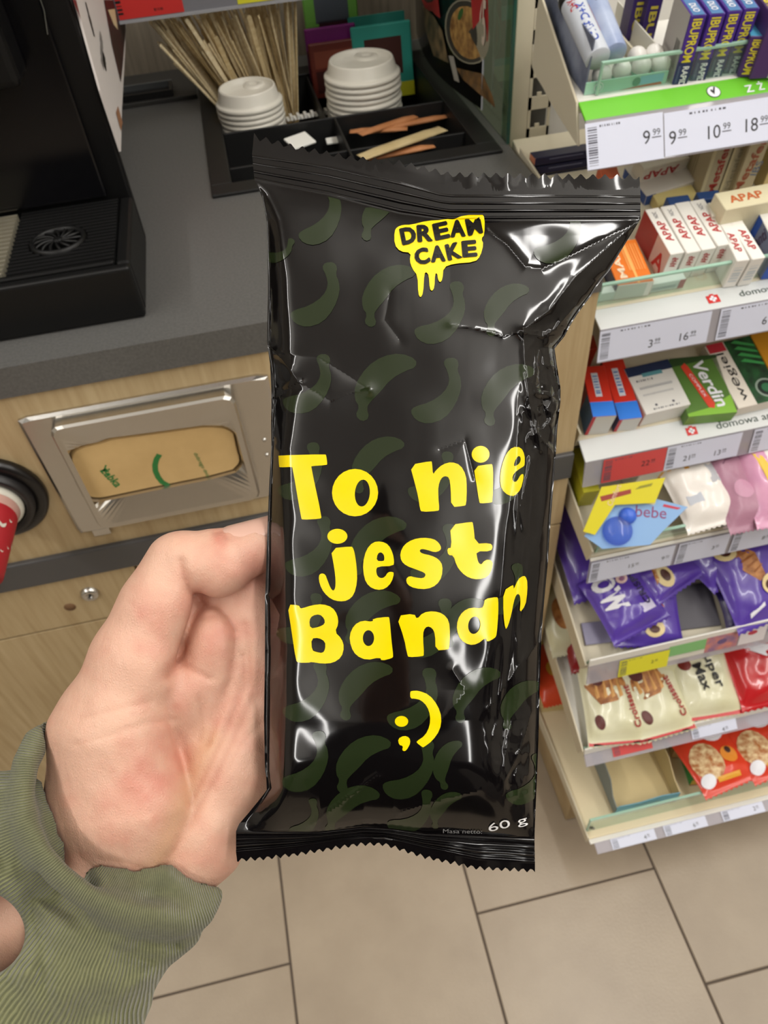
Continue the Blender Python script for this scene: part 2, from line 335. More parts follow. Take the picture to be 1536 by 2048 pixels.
# ---------------------------------------------------------------- cup dispenser ring and the paper cup hanging out of it
cC = at_y(-16, 992, YF); cC = A(cC[0], YF, cC[2])
cr = thing('cup_dispenser', 'round black cup dispenser ring in the counter front at the left edge', 'dispenser', cC)
blk = mat('gloss_black', '141212', .28)
MB().lathe([(.048, -.0), (.051, .001), (.051, .007), (.048, .010), (.042, .011), (.040, .009), (.038, .009)], blk, fr, (0, 0, 0), 56).build('ring', cr)
MB().lathe([(.040, .009), (.039, .018), (.036, .019), (.0315, .016), (.0305, .004), (.0305, .0)], mat('soft_black', '1c1a1b', .4), fr, (0, 0, 0), 56).build('collar', cr)
dz = nrm(A(.02, -1, -.04)); ex_ = nrm(np.cross(dz, A(0, 0, 1))); ey_ = np.cross(dz, ex_)
cp = thing('paper_cup', 'red and white paper cup poking out of the black ring dispenser', 'cup', Matrix.Translation(Vector(cC + A(0, -.014, 0))))
cw = mat('cup_white', 'd8d5c8', .5); cr_ = mat('cup_red', 'b01f2a', .45, col2='a81c26', scale=8)
cx3 = (ex_, ey_, dz)
MB().lathe([(.0285, -.002), (.0300, 0), (.0302, .003), (.0285, .006), (.0268, .007)], cw, cx3, (0, 0, 0), 48).build('rim', cp)
MB().lathe([(.0268, .006), (.0250, .017)], mat('cup_band', 'c89c90', .5), cx3, (0, 0, 0), 48).build('band', cp)
MB().lathe([(.0252, .016), (.0190, .085), (.0, .085)], cr_, cx3, (0, 0, 0), 48).build('body', cp)
sm_ = MB()
for k in range(26):
    t = k * 2.4; zz = .024 + .055 * ((k * 7) % 26) / 26; r = .0248 - (.0063) * (zz - .016) / .069
    c = A(0, 0, 0) + cx3[0] * r * math.cos(t) + cx3[1] * r * math.sin(t) + cx3[2] * zz; n_ = cx3[0] * math.cos(t) + cx3[1] * math.sin(t); tt = np.cross(dz, n_)
    s2 = .0022 if k % 3 else .004
    sm_.add([c + n_ * .0003 + tt * s2 * math.cos(a) + dz * s2 * 1.4 * math.sin(a) for a in np.linspace(0, 2 * math.pi, 9)[:-1]], [tuple(range(8))], cw)
sm_.build('dots', cp)
# ================================================================ coffee machine
ZT = 1.011; XM = -.108; YT0 = .613; YBODY = .754
blackm = mat('machine_black', '09090a', .4, spec=.35); blackg = mat('machine_front', '08080b', .18); tray_m = mat('tray_black', '0b0b0b', .45, spec=.35)
cm = thing('coffee_machine', 'black bean-to-cup coffee machine on the grey worktop with drip tray in front', 'coffee machine', (XM, YT0, ZC))
def cbx(name, lo, hi, m, bevel=.002, seg=2): return MB().box(A(*lo), A(*hi), m).build(name, cm, bevel=bevel, seg=seg)
h = ZT - ZC; wM = .36; yb = YBODY - YT0
# drip tray: open box with rim
cbx('tray_front', (-wM, 0, .0005), (0, .010, h - .002), tray_m, .003, 3)
cbx('tray_side', (-.012, .010, .0005), (0, yb - .001, h - .002), tray_m, .003)
cbx('tray_base', (-wM, .010, .0005), (-.012, yb, .02), tray_m, 0)
cbx('tray_rim', (-wM, .010, h - .008), (-.013, .0155, h), tray_m, .0015)
# grille: slats run left-right
gx0, gx1 = -.103, -.013; gy0, gy1 = .018, yb - .004
n = 19; sl = MB()
for i in range(n):
    y = gy0 + (gy1 - gy0) * (i + .5) / n
    cx, cy = -.064, .068
    dd = abs(y - cy); R = .026
    segs = [(gx0, gx1)] if dd > R else [(gx0, cx - math.sqrt(R * R - dd * dd)), (cx + math.sqrt(R * R - dd * dd), gx1)]
    for a, b in segs: sl.box((a, y - .0019, h - .007), (b, y + .0019, h - .001), mat('grille_black', '161616', .35))
o = sl.build('grille', cm); o['kind'] = 'stuff'
sl = MB(); n2 = 15
for i in range(n2):
    y = gy0 + (gy1 - gy0) * (i + .5) / n2; sl.box((-wM + .01, y - .0014, h - .007), (gx0 - .004, y + .0016, h - .0008), mat('grille_metal', 'c9c2ac', .3, .7))
o = sl.build('metal_grille', cm); o['kind'] = 'stuff'; o['label'] = 'pale metal slats'
cbx('tray_floor', (-wM + .01, .016, .02), (-.013, yb, .024), mat('tray_floor', '070707', .5), 0)
# rosette cup stand in the grille
ro = MB().lathe([(.020, .0), (.0205, .003), (.0225, .0045), (.0245, .003), (.025, 0)], tray_m, X3, (-.064, .068, h - .003), 40)
for k in range(14):
    a = 2 * math.pi * k / 14
    pts = [A(-.064, .068, h - .001) + A(r * math.cos(a + r * 22), r * math.sin(a + r * 22), .0012 * math.sin(r / .02 * 3.1)) for r in np.linspace(.004, .021, 6)]
    ro.tube(pts, [.0007, .0011, .0014, .0015, .0014, .0008], tray_m, 6)
ro.lathe([(0, .002), (.004, .0015), (.005, 0)], tray_m, X3, (-.064, .068, h - .001), 20)
ro.build('rosette', cm)
# body
body = MB().box((-wM, yb, 0), (-.0005, yb + .012, .42), blackm).box((-wM, yb + .012, 0), (-.045, yb + .30, .42), blackm); body.build('body', cm, bevel=.003)
cbx('front_panel', (-wM + .02, yb - .006, h + .002), (-.022, yb + .001, .41), blackg, .002)
cbx('spout_housing', (-wM + .03, yb - .05, .165), (-.05, yb - .004, .24), blackm, .006)
lp = at_y(88, 20, YBODY - .007) - A(XM, YT0, ZC); lq = at_y(95, 68, YBODY - .007) - A(XM, YT0, ZC)
MB().tube([lp + A(0, -.001, .02), lp + A(0, -.001, 0), lq + A(0, -.001, 0)], .0007, mat('chrome_line', 'a8b0b4', .2, 1), 6).build('chrome_line', cm)
# side banner: printed white panel fixed on the right flank
sx = .0006
def sp(px, py): p = at_x(px, py, XM + .002) - A(XM, YT0, ZC); return (p[1], p[2])
pa = [sp(148, 0), sp(215, 0), sp(247, 150), sp(241, 303)]
ban = MB(); ban_m = mat('banner_white', 'd6cfcb', .5)
y0b, y1b, zb0, zb1 = yb + .012, sp(248, 120)[0], h + .004, .40
bn = thing('side_banner', 'white printed advertising panel on the right flank of the coffee machine', 'panel', (XM, YT0, ZC))
py0 = sp(262, 300); bot = sp(243, 303)
poly = [(sp(150, 0)[0] - .012, .33), sp(150, 0), sp(172, 80), sp(200, 180), sp(241, 303), sp(243, 220), sp(249, 110), sp(252, 40), sp(246, 0), (sp(246, 0)[0], .33)]
ban.prism(poly[::-1], .0006, .0025, ban_m, (A(0, 1, 0), A(0, 0, 1), A(1, 0, 0))); ban.build('panel', bn)
pr = Print().face((.0027, 0, 0), (0, 1, 0), (0, 0, 1), 1, 1, .0002)
dk = mat('banner_brown', '3c1a18', .5, col2='1e0c0a', scale=30); dr = mat('banner_red', '6e1420', .5)
pr.poly([sp(198, 0), sp(246, 0), sp(250, 60), sp(244, 130), sp(240, 165), sp(218, 95)][::-1] if False else [sp(240, 165), sp(244, 130), sp(250, 60), sp(246, 0), sp(206, 0), sp(222, 90)], dk)
pr.poly([sp(160, 40), sp(150, 0), sp(143, 0)][::-1], dr)
pr.poly([sp(214, 20), sp(228, 18), sp(234, 60), sp(226, 50)], mat('banner_cream', 'd9c79a', .5), 1)
pr.poly([sp(240, 262), sp(243, 245), sp(234, 212), sp(230, 225)], mat('banner_tan', '9a6a48', .5), 1)
R = random.Random(4)
for (xa, ya, xb, yb_) in ((170, 8, 186, 70), (200, 70, 203, 130), (206, 110, 208, 135)):
    A0 = A(*sp(xa, ya)); B0 = A(*sp(xb, yb_)); 
    for k in range(14):
        t = k / 13; c = A0 * (1 - t) + B0 * t; wv = .010 * R.uniform(.5, 1); d = nrm(B0 - A0); n_ = A(-d[1], d[0])
        p1 = c - n_ * wv * .5; p2 = c + n_ * wv * .5; e = d * .0012
        pr.poly([p1 - e, p1 + e, p2 + e, p2 - e][::-1], ink, 1)
pr.build('printing', bn)

# ================================================================ organiser tray
ox0, ox1, oy0, oy1 = -.037, .291, .829, 1.208
og = thing('condiment_organiser', 'black plastic organiser tray with compartments let into the worktop', 'organiser', (ox0, oy0, ZC))
pl = mat('organiser_black', '131313', .5)
def ob_(name, lo, hi, bev=.001): return MB().box(A(lo[0] - ox0, lo[1] - oy0, lo[2]), A(hi[0] - ox0, hi[1] - oy0, hi[2]), pl).build(name, og, bevel=bev)
ob_('flange', (ox0, oy0, .0005), (ox1, hy0 + .01, .004)); ob_('flange', (ox0, hy1 - .01, .0005), (ox1, oy1, .004))
ob_('flange', (ox0, hy0 + .01, .0005), (hx0 + .008, hy1 - .01, .004)); ob_('flange', (hx1 - .008, hy0 + .01, .0005), (ox1, hy1 - .01, .004))
D = -.055
ob_('floor_plate', (hx0 + .006, hy0 + .006, D - .003), (hx1 - .006, hy1 - .006, D))
ob_('outer_wall', (hx0 + .004, hy0 + .004, D), (hx1 - .004, hy0 + .008, .003)); ob_('outer_wall', (hx0 + .004, hy1 - .008, D), (hx1 - .004, hy1 - .004, .003))
ob_('outer_wall', (hx0 + .004, hy0 + .008, D), (hx0 + .008, hy1 - .008, .003)); ob_('outer_wall', (hx1 - .008, hy0 + .008, D), (hx1 - .004, hy1 - .008, .003))
ya = at_z(440, 275, ZC)[1]; yb1 = at_z(880, 205, ZC)[1]; ydiv = (ya + yb1) / 2
xdiv = at_z(672, 245, ZC)[0]; ydiv2 = at_z(760, 290, ZC)[1]
ob_('divider', (hx0 + .008, ydiv - .0015, D), (hx1 - .008, ydiv + .0015, .003))
ob_('divider', (xdiv - .0015, hy0 + .008, D), (xdiv + .0015, ydiv - .0015, .003))
ob_('divider', (hx0 + .008, ydiv2 - .0015, D), (hx1 - .008, ydiv2 + .0015, .0))
ob_('divider', (xdiv - .012, ydiv + .0015, D), (xdiv - .009, hy1 - .008, .0))
# ---- stirrers
wood = mat('birch_wood', 'e4d1a4', .65, col2='d0b888', scale=30, stretch=(1, 1, 6))
wood2 = mat('birch_wood_pale', 'efe1bd', .65, col2='dcc79c', scale=30, stretch=(1, 1, 6))
R = random.Random(7); sm_list = []
for wd, mm in ((.0055, wood), (.0045, wood2), (.0022, wood)):
    L = .19; m_ = MB(); e = wd / 2
    pl_ = [(-e, 0), (e, 0), (e, L - e), (e * .7, L - e * .3), (0, L), (-e * .7, L - e * .3), (-e, L - e)]
    m_.prism(pl_, -.0007, .0007, mm, (A(1, 0, 0), A(0, 0, 1), A(0, -1, 0))); sm_list.append(m_.mesh('stirrer'))
cnt = 0
for k in range(165):
    u = R.random(); v = R.random()
    bx_, by_ = .0 + u * .088, ydiv + .10 + v * .055
    lean_x = -.75 + u * .78 + R.uniform(-.16, .16); lean_y = -.05 + R.uniform(-.25, .2)
    d = nrm(A(lean_x * .85, lean_y, 1)); z0 = D + .004 + ZC
    if bx_ + d[0] * .055 < hx0 + .01: bx_ = hx0 + .012 - d[0] * .058
    L = .19; tip = A(bx_, by_, z0) + d * L
    o = bpy.data.objects.new('wooden_stirrer', sm_list[R.choice((0, 0, 1, 1, 2))]); scene.collection.objects.link(o)
    a = R.uniform(0, 6.28); side = nrm(np.cross(d, A(math.cos(a), math.sin(a), .1))); fwd = np.cross(d, side)
    sc = R.uniform(.72, 1.0)
    o.matrix_world = frame(A(bx_, by_, z0), side, fwd, d) @ Matrix.Diagonal((1, 1, sc, 1))
    tag(o, 'thin pale wooden coffee stirrer in the loose bundle standing in the organiser', 'stirrer', 'wooden stirrers in the black organiser')
# ---- cup lids
lidm = mat('lid_white', 'e2ded2', .38)
def lid_mesh(r):
    m_ = MB()
    prof = [(r * .965, 0), (r, .0015), (r, .0042), (r * .955, .0058), (r * .93, .0062), (r * .90, .0085), (r * .84, .019), (r * .82, .0208), (r * .79, .0212), (r * .765, .0195), (r * .74, .0145), (r * .3, .0138), (0, .0138)]
    m_.lathe(prof, lidm, n=40); 
    m_.lathe([(0, .0142), (r * .07, .0142), (r * .07, .013)], mat('lid_hole', '8f8b80', .6), X3, (r * .1, r * .60, 0), 12)
    m_.lathe([(r * .1, .0138), (r * .16, .0165), (r * .3, .0165), (r * .34, .0138)], lidm, X3, (r * .1, r * .55, 0), 12)
    return m_.mesh('cup_lid')
for nm, cpx, wpx, yoff, step, lab in (('shorter', (499, 208), 134, .043, .0062, 'of the shorter stack, left in the organiser'), ('taller', (724, 152), 153, .052, .0068, 'of the taller stack before the tea sachets')):
    ctr = at_y(*cpx, ydiv + yoff); r = wpx / 2 * ((ctr - CAM) @ FW) / FPX; me = lid_mesh(r); k = 0; z = ctr[2]
    ords = ['topmost', 'second', 'third', 'fourth', 'fifth', 'sixth', 'seventh', 'eighth', 'ninth', 'tenth']
    while z > ZC + D + .001:
        j = R.uniform(-.0010, .0010)
        o = bpy.data.objects.new('plastic_lid', me); scene.collection.objects.link(o); o.location = (ctr[0] + j, ctr[1] - j, z); o.rotation_euler = (0, 0, -.25 + (0 if k == 0 else R.uniform(0, 6)))
        if k < 8: tag(o, ('topmost' if k == 0 else ords[k] + ' from the top') + ' white cup lid ' + lab, 'lid', 'white cup lids')
        else: tag(o, 'white cup lid low down in the %s stack, hidden in the organiser' % nm, 'lid', 'hidden lids of the %s stack' % nm)
        z -= step; k += 1
# ---- sugar sticks, packets
kraft = mat('sugar_kraft', 'c98a5c', .6, col2='b87848', scale=40); pale = mat('sugar_pale', 'cdb98c', .6, col2='bca678', scale=40)
def stick(a, b, wd, m_, label, z, name='sugar_stick', cat='sugar stick', group=None, dz=0):
    P = at_z(*a, z); Q = at_z(*b, z + dz); d = Q - P; L = np.linalg.norm(d); ex = d / L; ez = nrm(np.cross(ex, np.cross(A(0, 0, 1), ex))); ey = np.cross(ez, ex)
    mb = MB(); n = 10; vs = []; fs = []
    for i in range(n + 1):
        t = i / n; th = .0028 * min(1, 5 * t, 5 * (1 - t)) + .0003
        for k in range(8):
            an = 2 * math.pi * k / 8; vs.append(A(t * L, wd / 2 * math.cos(an), th * math.sin(an) + .003))
    for j in range(n):
        for i in range(8): fs.append((j * 8 + i, j * 8 + (i + 1) % 8, (j + 1) * 8 + (i + 1) % 8, (j + 1) * 8 + i))
    mb.add(vs, fs, m_, True); mb.add(vs[:8], [tuple(range(8))[::-1]], m_); mb.add(vs[-8:], [tuple(range(8))], m_)
    o = mb.build(name, T=frame(P, ex, ey, ez)); return tag(o, label, cat, group)
zs = ZC - .012
stick((720, 274), (832, 237), .013, kraft, 'orange-brown sugar stick on top in the rear right compartment', zs)
stick((700, 268), (815, 262), .012, kraft, 'orange-brown sugar stick lying flattest at the left of the rear right compartment', zs - .003)
stick((765, 262), (895, 237), .012, kraft, 'orange-brown sugar stick reaching furthest right in the rear compartment', zs - .002)
stick((722, 320), (886, 262), .020, pale, 'pale tan paper sugar stick lying across the front right compartment', ZC - .003)
stick((735, 322), (868, 296), .014, kraft, 'orange sugar stick under the pale tan one in the front compartment', ZC - .012)
stick((780, 318), (885, 299), .006, mat('sugar_cream', 'd9cba6', .6), 'thin cream stick lying lowest in the front right compartment', ZC - .020, 'wooden_stick', 'stick')
def packet(px, w_, d_, rot, z, label, m_, name='sugar_packet'):
    P = at_z(*px, z); a = math.radians(rot)
    o = MB().box((-w_ / 2, -d_ / 2, 0), (w_ / 2, d_ / 2, .003), m_).build(name, T=Matrix.Translation(Vector(P)) @ Matrix.Rotation(a, 4, 'Z') @ Matrix.Rotation(math.radians(12), 4, 'X'), bevel=.0012)
    return tag(o, label, 'packet')
wp = mat('packet_white', 'f0efe8', .6)
packet((600, 284), .032, .026, 25, ZC - .012, 'white sugar packet standing up in the front left compartment', wp)
packet((668, 283), .02, .012, 0, ZC - .02, 'small white packet beside the centre divider', wp)
packet((502, 355), .018, .012, 0, ZC - .016, 'white packet corner peeping out at the left of the snack bag', wp)
o = MB(); 
for k in range(12): o.box((k * .0048, 0, 0), (k * .0048 + .0036, .012, .002 + .003 * (k % 2)), wp)
o = o.build('serrated_packet', T=Matrix.Translation(Vector(at_z(575, 243, ZC - .02))) @ Matrix.Rotation(.05, 4, 'Z')); tag(o, 'white packet with a serrated edge between the two lid stacks', 'packet')
# ---- tea sachets at the back of the organiser
def sachet(px0, px1, py_top, py_bot, y, cols, label, tilt=8, name='tea_sachet', win=True):
    P = at_y(px0, py_bot, y); Q = at_y(px1, py_bot - (px1 - px0) * .15, y); T_ = at_y(px0, py_top, y)
    w_ = np.linalg.norm((Q - P)[[0, 2]]); h_ = T_[2] - P[2]
    M_ = Matrix.Translation(Vector(P)) @ Matrix.Rotation(math.radians(-tilt), 4, 'X')
    t = thing(name, label, 'sachet', M_)
    m_ = mat(cols[0][0], cols[0][1], .4); MB().box((0, 0, 0), (w_, .006, h_), m_).build('pouch', t, bevel=.002)
    p = Print().face((0, 0, 0), (1, 0, 0), (0, 0, 1), w_, h_)
    for (a, b, c, d_, nm_, hx_) in cols[1:]: p.rect(a, b, c, d_, mat(nm_, hx_, .45, col2=hx_, scale=40), 0 if (c - a) > .9 else 1)
    p.build('printing', t); return t
sachet(612, 718, -30, 60, 1.20, [('tea_green', '6fae4a'), (.2, .1, .82, .75, 'tea_photo', '4c5560'), (.25, .0, .8, .14, 'tea_berry', '3a1420'), (.05, .8, .95, .98, 'tea_light', 'a4d078')], 'green tea packet at the top beside the shelf, behind the others', 4)
sachet(622, 720, 60, 165, 1.17, [('tea_purple', '7e1f78'), (.0, .0, 1, .6, 'tea_plum', '5c1238'), (.1, .1, .9, .5, 'tea_dark', '3e1020')], 'purple tea sachet behind the brown ones', 6)
sachet(630, 722, 90, 200, 1.15, [('tea_brown', '6e2b20'), (.1, .55, .9, .85, 'tea_brown2', '8a4430'), (.1, .1, .9, .5, 'tea_brown3', '431612')], 'reddish brown tea sachet left of the taller lid stack', 6)
sachet(712, 818, 38, 190, 1.17, [('tea_teal', '2d9c8c'), (.0, .85, 1, 1, 'tea_teal2', '238478')], 'teal tea sachet standing rearmost behind the taller lid stack', 8)
sachet(716, 830, 58, 205, 1.145, [('tea_teal3', '37ab9b'), (.2, .32, .82, .82, 'tea_choc', '4a2018'), (.0, .0, .65, .22, 'tea_mint', 'b6d8a4'), (.65, .0, 1, .2, 'tea_yellow', 'd6d62c')], 'teal tea sachet with a brown picture and yellow corner, front of the teal pair', 8)

# ================================================================ clear side panel with the noodle poster
PX = .299
cl = clear_mat('acrylic_clear', 'cfdcd3'); gedge = mat('acrylic_edge', '2f5447', .2)
gp = thing('side_screen', 'clear acrylic side screen with dark green edge at the right end of the worktop', 'screen', (PX + .004, .850, ZC))
MB().box((0, .004, 0), (.003, .41, .45), cl).build('pane', gp)
MB().box((0, 0, 0), (.003, .004, .45), gedge).build('edge', gp)
ps = thing('noodle_poster', 'dark poster with a noodle bowl photo and red price flash on the side screen', 'poster', (PX - .002, .93, ZC))
ym0, ym1 = 0, 1.262 - .93
def yp(y): return -.018 * math.sin(min(1, max(0, y / .33)) * math.pi) 
pv = []; N_ = 14
pm = mat('poster_dark', '121110', .25, coat=.3)
for i in range(N_ + 1):
    y = ym1 * i / N_
    for z in (.012, .45): pv += [(yp(y), y, z), (yp(y) + .0008, y, z)]
fs = []
for i in range(N_):
    a = 4 * i; b = a + 4
    fs += [(a, b, b + 2, a + 2), (a + 1, a + 3, b + 3, b + 1), (a + 2, b + 2, b + 3, a + 3), (a, a + 1, b + 1, b)]
mb = MB().add(pv, fs, pm, True); mb.build('sheet', ps)
MB().tube([(yp(0), -.001, .012), (yp(0), -.001, .45)], .0012, mat('poster_edge', 'b9bcc4', .4), 6).build('white_edge', ps)
def pq(px, py):                               # photograph point -> (y, z) on the poster
    p = at_x(px, py, PX - .012); return (p[1] - .93, p[2] - ZC)
pp = MB()
def pput(pts, m_, lay=0, ctr=None):
    q = [pq(*p) for p in pts]; vs = [(yp(y) - .0006 - .0002 * lay, y, z) for y, z in q]
    if ctr is None: ctr = np.mean(q, axis=0)
    else: ctr = pq(*ctr)
    n = len(vs); vs.append((yp(ctr[0]) - .0006 - .0002 * lay, ctr[0], ctr[1])); pp.add(vs, [(n, (i + 1) % n, i) for i in range(n)], m_)
noodle = mat('print_noodle', 'b08a4c', .5, col2='6e4a22', scale=90, detail=6); bowl = mat('print_bowl', '34302a', .4)
def ell(cx, cy, rx, ry, rot=0, n=28): return [(cx + rx * math.cos(t) * math.cos(rot) - ry * math.sin(t) * math.sin(rot), cy + rx * math.cos(t) * math.sin(rot) + ry * math.sin(t) * math.cos(rot)) for t in np.linspace(0, 2 * math.pi, n, endpoint=False)]
pput(ell(931, 64, 31, 66, -.12), mat('print_rim', '8f8a76', .4), 0); pput(ell(931, 64, 29, 63, -.12), bowl, 1); pput(ell(932, 66, 24, 54, -.12), noodle, 2)
pput(ell(922, 28, 3, 12, .2), mat('print_leaf', '2f5a24', .5), 3)
pput([(936, -5), (960, -5), (962, 45), (960, 85), (950, 90), (938, 60)], mat('print_flash', '9c1c1e', .5), 4)
pput([(848, -5), (888, -5), (892, 35), (862, 15)], mat('print_flash', '9c1c1e', .5), 1)
pput([(855, 10), (880, 30), (895, 60), (905, 125), (880, 110), (862, 60)], mat('print_prawn', '7d6a4a', .5, col2='3d3524', scale=60), 1)
pput([(915, 135), (950, 150), (970, 195), (975, 218), (955, 200), (925, 160)], mat('print_prawn2', '7c5a30', .5, col2='40301c', scale=60), 1)
pput([(905, 110), (912, 112), (920, 165), (913, 160)], mat('print_pale', '9a968c', .5), 2)
v_, f_, asp = text_geo('75', True); q0 = pq(951, 45)
pp.add([(yp(q0[0]) - .0028, q0[0] - (p[0] - .5) * .028, q0[1] + (p[1] - .5) * .045) for p in v_], [tuple(reversed(f)) if False else f for f in f_], mat('print_cream', 'c9b9a8', .5))
v_, f_, asp = text_geo('RAMEN'); q0 = pq(868, 6)
pp.add([(yp(q0[0]) - .0016, q0[0] - (p[0] - .5) * .03, q0[1] + (p[1] - .5) * .01) for p in v_], f_, mat('print_cream', 'c9b9a8', .5)) if False else None
pp.build('printing', ps)
# ================================================================ shelving unit
XS, XE, YU = .315, 1.45, .872
cream = mat('shelf_cream', 'cfc6ae', .4, bump=.03); cream2 = mat('shelf_white', 'e6e4dc', .35); railc = clear_mat('price_rail_clear', 'e2dfe6', haze=.35)
gpane = clear_mat('riser_clear', 'eef6f2', haze=.05); gedge2 = mat('riser_edge', '9fc4b0', .15)
un = thing('shelving_unit', 'cream metal shelving unit with perforated upright, right of the counter', 'shelving', (XS, YU, 0))
def ub(name, lo, hi, m, bevel=.0012): return MB().box(A(*lo) - A(XS, YU, 0), A(*hi) - A(XS, YU, 0), m).build(name, un, bevel=bevel)
# perforated upright: slots left open between bars
ub('upright', (XS - .001, YU, .02), (XS + .019, YU + .03, 1.9), cream); 
ub('slot_shade_sheet', (XS + .019, YU + .012, .02), (XS + .046, YU + .014, 1.6), mat('channel_shadow', '5c5a54', .8), 0)  # dark sheet added behind the slots, its colour stands in for shade
pf = MB(); pitch = .05
z = .92 % pitch
zr = at_y(1072, 335, YU)[2]
zz = zr - 18 * .0335
while zz < 1.5:
    pf.box(A(.019, 0, zz), A(.046, .0025, zz + .0135), cream)
    pf.box(A(.029, .0002, zz + .0135), A(.034, .0025, zz + .0175), cream)
    zz += .0335
pf.box(A(.019, 0, .02), A(.0225, .0025, 1.6), cream); pf.box(A(.043, 0, .02), A(.046, .0025, 1.6), cream)
pf.build('perforated_face', un)
ub('back_panel', (XS + .0, YU + .031, .02), (XE, YU + .036, 1.9), cream2)
ub('base_plinth', (XS + .004, .42, .003), (XE, YU, .09), mat('plinth_board', 'b09a74', .6, col2='9b8460', scale=12), .002)

class Shelf: pass
SH = []
def make_shelf(k, y, z, tilt, prof_px, top_px=None, side_h=.03, front=None, low=.0):
    s = Shelf(); t = math.radians(tilt); s.O = A(XS, y, z); s.ex = A(1, 0, 0); s.v = A(0, math.cos(t), math.sin(t)); s.n = A(0, -math.sin(t), math.cos(t))
    s.ax = (s.ex, s.v, s.n); s.T = frame(s.O, *s.ax); s.depth = (YU - .006 - y) / math.cos(t); s.L = XE - XS; SH.append(s)
    s.root = thing(SNAME[k], SLAB[k], 'shelf', s.T); Ti = s.T.inverted()
    s.loc = lambda P: np.array(Ti @ Vector(P))
    s.prof = [s.loc(at_x(px, py, XS)) for px, py in prof_px]
    MB().box((0, .0, -.012), (s.L, .125 if k == 0 else s.depth, 0), mat('deck_warm', 'ded0ae', .45) if k == 6 else cream2 if k in (0, 5) else cream).build('deck', s.root, bevel=.001)
    ps_ = [(0, -.012), (s.depth * .45, -.022), (s.depth - .04, -.03), (s.depth - .03, .012), (s.depth * .6, side_h * .8), (0.0, side_h * .4 + .004)]
    if k == 0: ps_ = [tuple(s.loc(at_x(px, py, XS))[1:]) for px, py in ((1157, 204), (1160, 292), (1133, 250), (1108, 210), (1090, 175), (1077, 154), (1068, 133), (1072, 94), (1078, 21), (1084, -16))]
    MB().prism(ps_, -.0025, 0, cream, (A(0, 1, 0), A(0, 0, 1), A(1, 0, 0))).build('side_plate', s.root, bevel=.0006)
    return s
def riser(s, h, x0=.012, lean=0, yf=.004):
    p = MB().box((x0 + .002, yf - .001, .001), (s.L, yf + .0015, h - .0022), gpane).build('riser_pane', s.root)
    e = MB().box((x0, yf - .0012, h - .0026), (s.L, yf + .0022, h), gedge2).box((x0, yf - .0012, .001), (x0 + .002, yf + .002, h - .0022), gedge2)
    e.build('riser_edge', s.root, bevel=.0004)
def fascia(s, a, b, m, name='fascia', x0=0, th=.0025):
    P, Q = s.prof[a], s.prof[b]
    d = nrm(A(0, Q[1] - P[1], Q[2] - P[2])); n_ = A(0, d[2], -d[1]) 
    if n_[1] > 0: n_ = -n_
    L = np.hypot(Q[1] - P[1], Q[2] - P[2]); ax = (A(1, 0, 0), -d, np.cross(A(1, 0, 0), -d))
    MB().box((x0, 0, -th), (s.L, L, 0), m, ax, (0, Q[1], Q[2])).build(name, s.root, bevel=.0008)
    return ax, A(x0, Q[1], Q[2]), L      # face frame: x right, y up, n outward
def fpx(s, fr_, px, py):                 # photo point on a fascia -> (x, y) metres in its face
    ax, O, L = fr_; Ow = np.array(s.T @ Vector(O)); R3 = np.array(s.T.to_3x3()); axw = [R3 @ a for a in ax]
    P = at_pl(px, py, Ow, axw[2]) - Ow; return P @ axw[0], P @ axw[1]
def facep(s, fr_, lay=0):
    ax, O, L = fr_; return Print().face(O, ax[0], ax[1], 1, L, .0004)
lab_w = mat('price_white', 'd4d8e9', .5); bar_g = mat('barcode_grey', '50505c', .6); lab_g = mat('price_ink', '26262a', .6)
def price(s, fr_, pxa, pxb, texts, m=lab_w, name='price_label', y0=.06, y1=.97, tilt=0, ink_=lab_g, th=.0006, small=.5, bars=True):
    ax, O, L = fr_; x0 = fpx(s, fr_, *pxa)[0]; x1 = fpx(s, fr_, *pxb)[0]
    p = Print().face(O, ax[0], ax[1], 1, L, .0005 + th)
    c = [(x0, y0), (x1, y0), (x1, y1), (x0, y1)]
    p.poly(c, m); w = x1 - x0
    if bars: p.bars(x0 + .002, y0 + .06, x0 + .011, y1 - .06, bar_g, 16, 1, int(x0 * 1e4) % 97, True)
    p.bars(x0 + w * .18, y1 - .10, x0 + w * .45, y1 - .06, bar_g, 9, 1)
    for st, ce, px, py, hp in texts:
        x, y = fpx(s, fr_, px, py); p.text(st, x, y / L, hp, ink_, 0, None, 1); wd = text_geo(st)[2] * hp
        p.text(ce, x + wd * .5 + hp * .55, y / L + .3 * hp / L, hp * .48, ink_, 0); p.rect(x + wd * .5 + hp * .15, y / L - .12 * hp / L, x + wd * .5 + hp * .95, y / L - .04 * hp / L, bar_g, 1)
    return p.build(name, s.root)
SNAME = ['medicine_shelf'] * 3 + ['care_shelf', 'snack_shelf', 'snack_shelf', 'base_shelf']
SLAB = ['topmost shelf with a bright green front band, above the other shelves', 'shelf with a white front band holding the red and white painkiller boxes',
        'shelf with a white front band and a red price label, third from the top', 'cream shelf holding the blue and yellow carded products',
        'shelf holding the purple snack bags behind a green tinted riser', 'shelf holding the cream and red croissant bags', 'bottom shelf of the unit, just above the floor tiles']
green = mat('band_green', '6cc12c', .4); bandw = mat('band_white', 'cfd2d1', .35)
